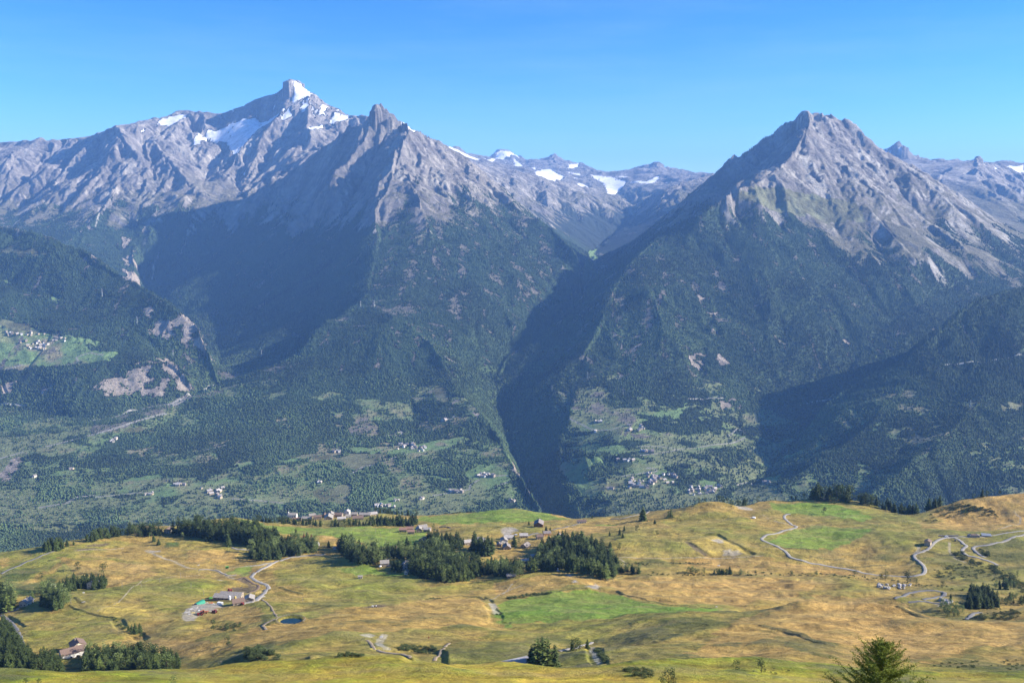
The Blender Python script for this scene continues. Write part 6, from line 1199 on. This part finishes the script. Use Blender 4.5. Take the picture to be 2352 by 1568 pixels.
for (q, x, y, w, l, h, rs, rz, wm, rm, lb) in ((q2, 1230, 352, 10, 8, 4, 1.8, 2, M_stone, M_red, 'stone barn with red tiled roof at the left end of the upper hamlet'), (q2, 1294, 370, 9, 7, 4, 1.8, 4, M_stone, M_red, 'red tiled house below the stone barn'), (q2, 1285, 345, 9, 7, 4, 2, 0, M_stone, M_red, 'red tiled house behind the lower red one'), (q2, 1358, 352, 10, 8, 4.5, 2.2, 98, M_stone, M_slab, 'stone gable house in the upper hamlet'), (q2, 1385, 335, 12, 8, 4.5, 2.4, 20, M_stone, M_slab, 'stone house at the back of the upper hamlet'), (q2, 1425, 352, 9, 7, 4, 1.8, -10, M_stone, M_farroof2, 'grey slate house at the right of the upper hamlet'),
    (q2, 1745, 455, 9, 8, 3.6, 2, 20, M_stone, M_farroof2, 'slate house behind the tall pointed spruces'), (q2, 1855, 435, 9, 8, 3.6, 2, -20, M_white, M_farroof2, 'white house between the two tall spruce groups'), (q2, 2040, 440, 10, 8, 4, 2.2, 100, M_white, M_slab, 'white gabled house left in the lane hamlet'), (q2, 2080, 412, 11, 8, 3.4, 1.8, 5, M_white, M_farroof2, 'pale roofed house behind the white gabled one'), (q2, 2062, 487, 11, 9, 3, 2.8, 96, M_stone, M_farroof, 'dark low stone gable at the field edge'), (q2, 2000, 468, 6, 5, 2.6, 1.5, 90, M_stone, M_farroof, 'small dark shed left of the dark gable'),
    (q3, 190, 398, 10, 8, 3.4, 1.9, 4, M_beige, M_farroof2, 'pale slate house in the middle of the lane hamlet'), (q3, 205, 475, 10, 8, 2.6, 2.6, 60, M_stone, M_farroof, 'dark gabled barn near the lone hamlet spruce'), (q3, 318, 410, 8, 8, 4, 1.9, 10, M_stone, M_tile, 'brown stone cube house right of the hamlet lane'), (q3, 375, 382, 9, 8, 4.2, 1.8, 12, M_ocre, M_farroof, 'orange ochre house beside the brown stone one'), (q3, 474, 400, 6, 6, 3, 1.6, 80, M_white, M_farroof, 'small white gabled hut at the top of the knoll wood'),
    (q3, 312, 315, 15, 12, 6, 3, 84, M_wood, M_farroof, 'big dark wooden chalet on the slope above the lane hamlet'), (q3, 655, 280, 13, 7, 3.2, 1.2, 0, M_white, M_tile, 'low white building beside the road on the rim'), (q3, 118, 650, 8, 8, 3.2, 1.8, 80, M_white, M_farroof2, 'white roofed house between the two big woods'), (q3, 285, 562, 12, 7, 3, 1.6, 20, M_stone, M_farroof2, 'long slate roof at the left end of the knoll wood'), (q3, 200, 600, 9, 6, 3, 1.5, 10, M_stone, M_farroof2, 'slate roofed house below the long slate roof'), (q3, 90, 718, 9, 6, 2.4, 1.2, 0, M_stone, M_slab, 'low slab roofed building at the foot of the woods')):
    house('hamlet_house', q, (x, y), w, l, h, rs, R_(rz), wm, rm, lb, gh)
house('stone_house', q4, (1336, 457), 7, 6.5, 4.6, 1.6, R_(55), M_beige, M_tile, 'small square sandy stone house above the road junction', chim=0, wins=False)
house('farm_building', q3, (150, 1412), 15, 9, .9, 1.2, R_(24), M_stone, M_farroof2, 'building with large pale stone roof behind the near hillside', cat='barn', chim=0, wins=False)
prim('ruin', q4, (1705, 393), 'ruined rubble walled barn by the gravel road on the right', 'ruin', [('wall', lambda b: (b.box(-6, 6, -3, 3, -1, 2.6, 0, .5), b.ball((-5, 0, 1), 2.4, 0, (1, 1, 1), .5, 3), b.ball((3, 1, 1.6), 2.4, 0, (1.5, 1, .8), .5, 4)), M_slab), ('roof', lambda b: b.box(-4, 5, -2.5, 2.5, 2.6, 3.0, 0, .8), M_tile)], R_(-6))
prim('shed', q4, (1805, 387), 'low shed with pale blue grey sheet roof beside the ruin', 'shed', [('wall', lambda b: b.box(-5, 5, -2.5, 2.5, -.8, 1.3), M_greywood), ('roof', lambda b: b.poly([(-5.6, -3, 1.2), (5.6, -3, 1.2), (5.6, 3, 2.3), (-5.6, 3, 2.3), (-5.6, -3, 1.35), (5.6, -3, 1.35), (5.6, 3, 2.45), (-5.6, 3, 2.45)], [(3, 2, 1, 0), (4, 5, 6, 7), (0, 1, 5, 4), (1, 2, 6, 5), (2, 3, 7, 6), (3, 0, 4, 7)]), M_metal)], R_(-14))
prim('retaining_wall', q4, (1500, 392), 'long low dark retaining wall behind the white van', 'wall', [('wall', lambda b: b.box(-12, 12, -.4, .4, -1.5, 1.7), M_farroof), ('coping', lambda b: b.box(-12.1, 12.1, -.5, .5, 1.7, 1.85), M_farroof)], R_(1))
prim('parking_wall', q2, (1555, 325), 'curved dark stone wall round the parking place', 'wall', [('wall', lambda b: [b.box(9 * math.cos(t) - .8, 9 * math.cos(t) + .8, 5 * math.sin(t) - .3, 5 * math.sin(t) + .3, -1, 1.3) for t in np.linspace(-.4, 2.2, 12)], M_farroof)], 0)
prim('cairn', q3, (465, 667), 'small pale stone monument on top of the grassy knoll', 'monument', [('pedestal', lambda b: (b.box(-1.6, 1.6, -1.6, 1.6, -.5, .5), b.box(-.9, .9, -.9, .9, .5, 1.2)), M_rock), ('pillar', lambda b: b.box(-.45, .45, -.45, .45, 1.2, 3.2, 0, .1), M_whitep)])
prim('water_tank', q3, (2040, 245), 'white round water tank with low walls on the ridge', 'water tank', [('tank', lambda b: b.tube((0, 0, -.5), (0, 0, 1.7), 2.2, 2.2, 16), M_whitep), ('wall', lambda b: b.box(-5, -2.5, -1, 1, -.5, 1.2), M_rock)])
def car(q, xy, rz, mat, label, van=False):
    x, y = place(q, xy); o = empty('parked_car', (x, y, gn.at(x, y) + .35), rz); tag(o, label, 'van' if van else 'car'); h = 1.9 if van else 1.45
    b = B(); b.box(-2.2, 2.2, -.88, .88, .35, .95, 0, .05); b.box(-1.9 if van else -1.5, 1.5 if van else 1.0, -.8, .8, .95, h, 0, .22); b.build('body', mat, o)
    b = B(); [b.box(-1.5, .8, s * .72 - .06, s * .72 + .06, 1.02, h - .18) for s in (-1, 1)]; b.build('window', M_glass, o)
    for wx in (-1.4, 1.4):
        for s in (-1, 1): b = B(); b.tube((wx, s * .82 - .1, .34), (wx, s * .82 + .1, .34), .34, .34, 12); b.build('wheel', M_tyre, o)
car(q4, (1485, 400), R_(5), M_whitep, 'white van parked in front of the dark retaining wall', True); car(q4, (1556, 428), R_(70), M_darkp, 'dark blue off-road car below the gravel road')
car(q2, (1050, 635), R_(60), M_whitep, 'white car left of the stone chalet'); car(q2, (1113, 634), R_(20), M_darkp, 'dark car right of the stone chalet'); car(q3, (126, 383), R_(0), M_whitep, 'white car in the hamlet lane'); car(q3, (50, 610), R_(30), M_darkp, 'dark car parked left of the knoll wood'); car(q2, (2000, 612), R_(0), M_whitep, 'white car parked below the lane hamlet field')
rr = random.Random(9)
for k in range(34):
    t = rr.random(); x, y = 940 + 290 * t, 772 + 34 * rr.random() + 8 * math.sin(t * 3); w = place(q4, (x, y)); b = B(); s = rr.uniform(.7, 2.0); b.ball((0, 0, s * .35), s, 0, (1.2, 1, .8), .6, 900 + k, 7, 5); tag(b.build('boulder', M_rock, None, (w[0], w[1], gn.at(*w)), rr.uniform(0, 6)), 'grey boulder in the rock pile below the road bend', 'boulder', 'boulders of the rock pile')
for k, (x, y, r) in enumerate(((1440, 905, 3.2), (1470, 905, 4.2), (1495, 915, 4.6), (1510, 925, 3.6), (1455, 895, 2.8))): heap('crag', q4, (x, y), r, 1.6, M_rock, ('left end', 'middle', 'highest hump', 'right end', 'back')[k] + ' of the bare grey crag below the hairpin', 700 + k, 'rock')
for k, (q, x, y, r, lb) in enumerate(((q3, 590, 755, 2.2, 'pale flat rock on the front of the grassy knoll'), (q3, 560, 706, 2.0, 'long pale rock streak on the grassy knoll'), (q3, 1755, 625, 2.2, 'stone heap above the stream hedge'), (q1, 665, 842, 2.0, 'stone heap below the left copse'), (q1, 670, 917, 2.2, 'lower stone heap in the left meadow'), (q3, 1740, 955, 1.6, 'row of stones in the dry meadow'), (q2, 1060, 1195, 2., 'pile of stones in the dry stream bed'))): heap('stone_heap', q, (x, y), r, .5, M_rock, lb, 740 + k, 'stones')
# wooden power poles
for k, (q, x, y, hp) in enumerate([(q1, *p) for p in ((474, 858, 45), (668, 812, 46), (820, 803, 44), (981, 800, 42), (1134, 798, 38), (1284, 762, 42), (1451, 724, 46), (1597, 686, 32), (1728, 652, 42), (1904, 602, 44), (1535, 800, 44), (1637, 862, 42), (1741, 850, 30), (1430, 1390, 46), (1776, 1440, 60), (852, 1410, 56), (570, 930, 52))] + [(q2, *p) for p in ((972, 312, 50), (1008, 360, 48), (1047, 405, 50), (1087, 472, 46), (992, 612, 45), (160, 400, 40), (410, 545, 60), (747, 312, 36), (423, 910, 40))] + [(q3, 268, 480, 55)]):
    w = place(q, (x, y)); h = hp * .286 * w[1] / F; o = empty('utility_pole', (w[0], w[1], gn.at(*w))); tag(o, 'thin grey wooden power pole standing in the meadows', 'utility pole', 'power poles across the meadows')
    b = B(); b.tube((0, 0, -.5), (0, 0, h), .15, .10, 6); b.build('pole', M_greywood, o); b = B(); b.box(-.9, .9, -.06, .06, h - .7, h - .55); b.build('crossarm', M_greywood, o)
# walkers on the road and cattle on the meadow
def person(q, xy, mat, label):
    x, y = place(q, xy); me = bpy.data.meshes.new('person'); V = [(0, 0, .95), (0, 0, 1.2), (0, 0, 1.42), (0, 0, 1.52), (0, 0, 1.68), (.18, 0, 1.40), (.26, .04, 1.12), (.27, .14, .9), (-.18, 0, 1.40), (-.26, -.04, 1.12), (-.27, -.12, .9), (.1, .1, .5), (.1, .02, .05), (-.1, -.08, .5), (-.1, -.22, .08)]
    E = [(0, 1), (1, 2), (2, 3), (3, 4), (2, 5), (5, 6), (6, 7), (2, 8), (8, 9), (9, 10), (0, 11), (11, 12), (0, 13), (13, 14)]; Rr = [.15, .15, .15, .06, .11, .07, .05, .04, .07, .05, .04, .09, .055, .09, .055]
    me.from_pydata(V, E, []); o = bpy.data.objects.new('person', me); C.objects.link(o); o.location = (x, y, gn.at(x, y) + .3); me.materials.append(mat); md = o.modifiers.new('skin', 'SKIN')
    for i, r in enumerate(Rr): me.skin_vertices[0].data[i].radius = (r, r * .8)
    me.skin_vertices[0].data[0].use_root = True; o.modifiers.new('s', 'SUBSURF').levels = 1; tag(o, label, 'person')
for (xy, m_, lb) in (((40, 685), M_darkp, 'walker in dark clothes at the upper bend of the gravel road'), ((47, 682), M_redp, 'walker in red beside the dark clothed one'), ((128, 797), M_whitep, 'walker in white on the lower bend of the gravel road'), ((137, 797), M_darkp, 'second walker next to the one in white'), ((1436, 1215), M_redp, 'person in red standing in the lower meadow')): person(q2, xy, m_, lb)
def cow(q, xy, rz, mat, label, grp):
    x, y = place(q, xy); me = bpy.data.meshes.new('cow'); V = [(-.75, 0, 1.12), (-.2, 0, 1.05), (.4, 0, 1.08), (.75, 0, 1.2), (1.05, 0, 1.32), (1.4, 0, 1.15), (.6, .2, .62), (.6, .2, .05), (.6, -.2, .62), (.6, -.2, .05), (-.72, .2, .65), (-.78, .2, .38), (-.72, .2, .05), (-.72, -.2, .65), (-.78, -.2, .38), (-.72, -.2, .05), (-.98, 0, 1.0), (-1.0, 0, .6)]
    E = [(0, 1), (1, 2), (2, 3), (3, 4), (4, 5), (2, 6), (6, 7), (2, 8), (8, 9), (0, 10), (10, 11), (11, 12), (0, 13), (13, 14), (14, 15), (0, 16), (16, 17)]; Rr = [.34, .38, .38, .22, .17, .1, .12, .07, .12, .07, .14, .08, .06, .14, .08, .06, .04, .03]
    me.from_pydata(V, E, []); o = bpy.data.objects.new('cow', me); C.objects.link(o); o.location = (x, y, gn.at(x, y)); o.rotation_euler = (0, 0, rz); me.materials.append(mat); o.modifiers.new('skin', 'SKIN')
    for i, r in enumerate(Rr): me.skin_vertices[0].data[i].radius = (r, r)
    me.skin_vertices[0].data[1].use_root = True; o.modifiers.new('s', 'SUBSURF').levels = 1; tag(o, label, 'cow', grp)
for k, (x, y) in enumerate(((985, 958), (1000, 960), (1012, 957), (1020, 961))): cow(q2, (x, y), k * 1.3, M_bark if k % 2 else M_whitep, 'brown cow on the bare dark earth patch' if k % 2 else 'white cow on the bare dark earth patch', 'cows on the dark earth patch')
# red and white topped pylons on the far slopes
def pylon(q, x, y, h, red, label):
    w = gf.hit(*q((x, y))[0], 3500, 12500); o = empty('power_pylon', (w[0], w[1], w[2])); tag(o, label, 'pylon'); b = B(); bw = h * .085
    lv = [(0, bw), (.35, bw * .6), (.6, bw * .35), (.8, bw * .22), (1, bw * .12)]
    for (t0, a0), (t1, a1) in zip(lv[:-1], lv[1:]):
        c = [(1, 1), (-1, 1), (-1, -1), (1, -1)]
        for i in range(4):
            p, n_ = c[i], c[(i + 1) % 4]; b.tube((p[0] * a0, p[1] * a0, t0 * h), (p[0] * a1, p[1] * a1, t1 * h), .3, .3, 4); b.tube((p[0] * a0, p[1] * a0, t0 * h), (n_[0] * a1, n_[1] * a1, t1 * h), .2, .2, 4)
    b.build('mast', M_metal, o); b = B()
    for t, l in ((.66, .18), (.8, .15), (.93, .11)): b.tube((-l * h, 0, t * h), (l * h, 0, t * h), .45, .45, 4)
    b.build('crossarms', M_redp if red else M_metal, o)
    if red: b = B(); b.tube((0, 0, .74 * h), (0, 0, .87 * h), 1.3, 1.1, 6); b.build('marker_band', M_whitep, o)
for (q, x, y, h, red, lb) in ((c4, 687, 148, 58, 1, 'red and white topped pylon high on the left wooded hill'), (c4, 922, 330, 50, 0, 'grey pylon above the cliffs of the left hill'), (c4, 1163, 545, 44, 1, 'red and white topped pylon below the cliffs of the left hill'), (c4, 1757, 548, 48, 1, 'red and white topped pylon in the shadowed left valley'), (c5, 70, 222, 52, 1, 'red and white topped pylon on the crest of the middle spur'), (c5, 162, 215, 52, 0, 'grey pylon beside the red topped one on the middle spur'), (c5, 1596, 712, 56, 0, 'tall grey pylon on the lit edge of the right mountain'), (c5, 1357, 795, 50, 0, 'grey pylon standing inside the gorge shadow'), (c5, 1834, 808, 44, 0, 'grey pylon in the woods of the right mountain'), (c6, 1990, 900, 44, 0, 'grey pylon on the right hand near hill')):
    pylon(q, x, y, h, red, lb)
# far villages: every house a thing, few pixels each
FV = []
for k in range(6):
    w_, l_, h_, r_ = ((11, 9, 6, 3), (14, 10, 6, 3.2), (9, 9, 7, 2.6), (17, 10, 6, 3), (10, 8, 4.5, 2.5), (12, 11, 8, 3))[k]; wb, rb = gable(w_, l_, h_, r_, .8, .4); n0 = len(wb.V); wb.V += rb.V; wb.F += [[i + n0 for i in f] for f in rb.F]; wb.M += [1] * len(rb.F)
    t_ = wb.build('house', [(M_plast, M_beige, M_white, M_stone, M_beige, M_stone)[k], (M_farroof, M_farroof2, M_farroof, M_farroof2, M_farroof2, M_farroof)[k]]); FV.append(t_.data); bpy.data.objects.remove(t_)
for (x, y, z, lb, gp) in FARH:
    o = bpy.data.objects.new('house', random.choice(FV)); C.objects.link(o); o.location = (x, y, z); o.rotation_euler = (0, 0, random.uniform(0, 3.14)); s = random.uniform(.9, 1.35); o.scale = (s, s, s); tag(o, lb, 'house', gp)
for (q, x, y, h, lb) in ((c5, 1937, 1425, 34, 'far church with slim white bell tower in the village right of the gorge'), (c4, 292, 472, 26, 'far church with square pale tower in the village on the left terrace')):
    w = gf.hit(*q((x, y))[0], 3300, 9000); o = empty('church', w); tag(o, lb, 'church'); b = B(); b.box(-3, 3, -3, 3, -3, h * .72); b.build('tower', M_white, o); b = B(); b.poly([(-3.4, -3.4, h * .72), (3.4, -3.4, h * .72), (3.4, 3.4, h * .72), (-3.4, 3.4, h * .72), (0, 0, h)], [(3, 2, 1, 0), (0, 1, 4), (1, 2, 4), (2, 3, 4), (3, 0, 4)]); b.build('spire', M_farroof, o)
    wb, rb = gable(20, 12, 9, 4); a = wb.build('nave', M_white, o); a.location = (13, 0, 0); a = rb.build('roof', M_farroof, o); a.location = (13, 0, 0)
print('all', len(bpy.data.objects), time.time() - T0)
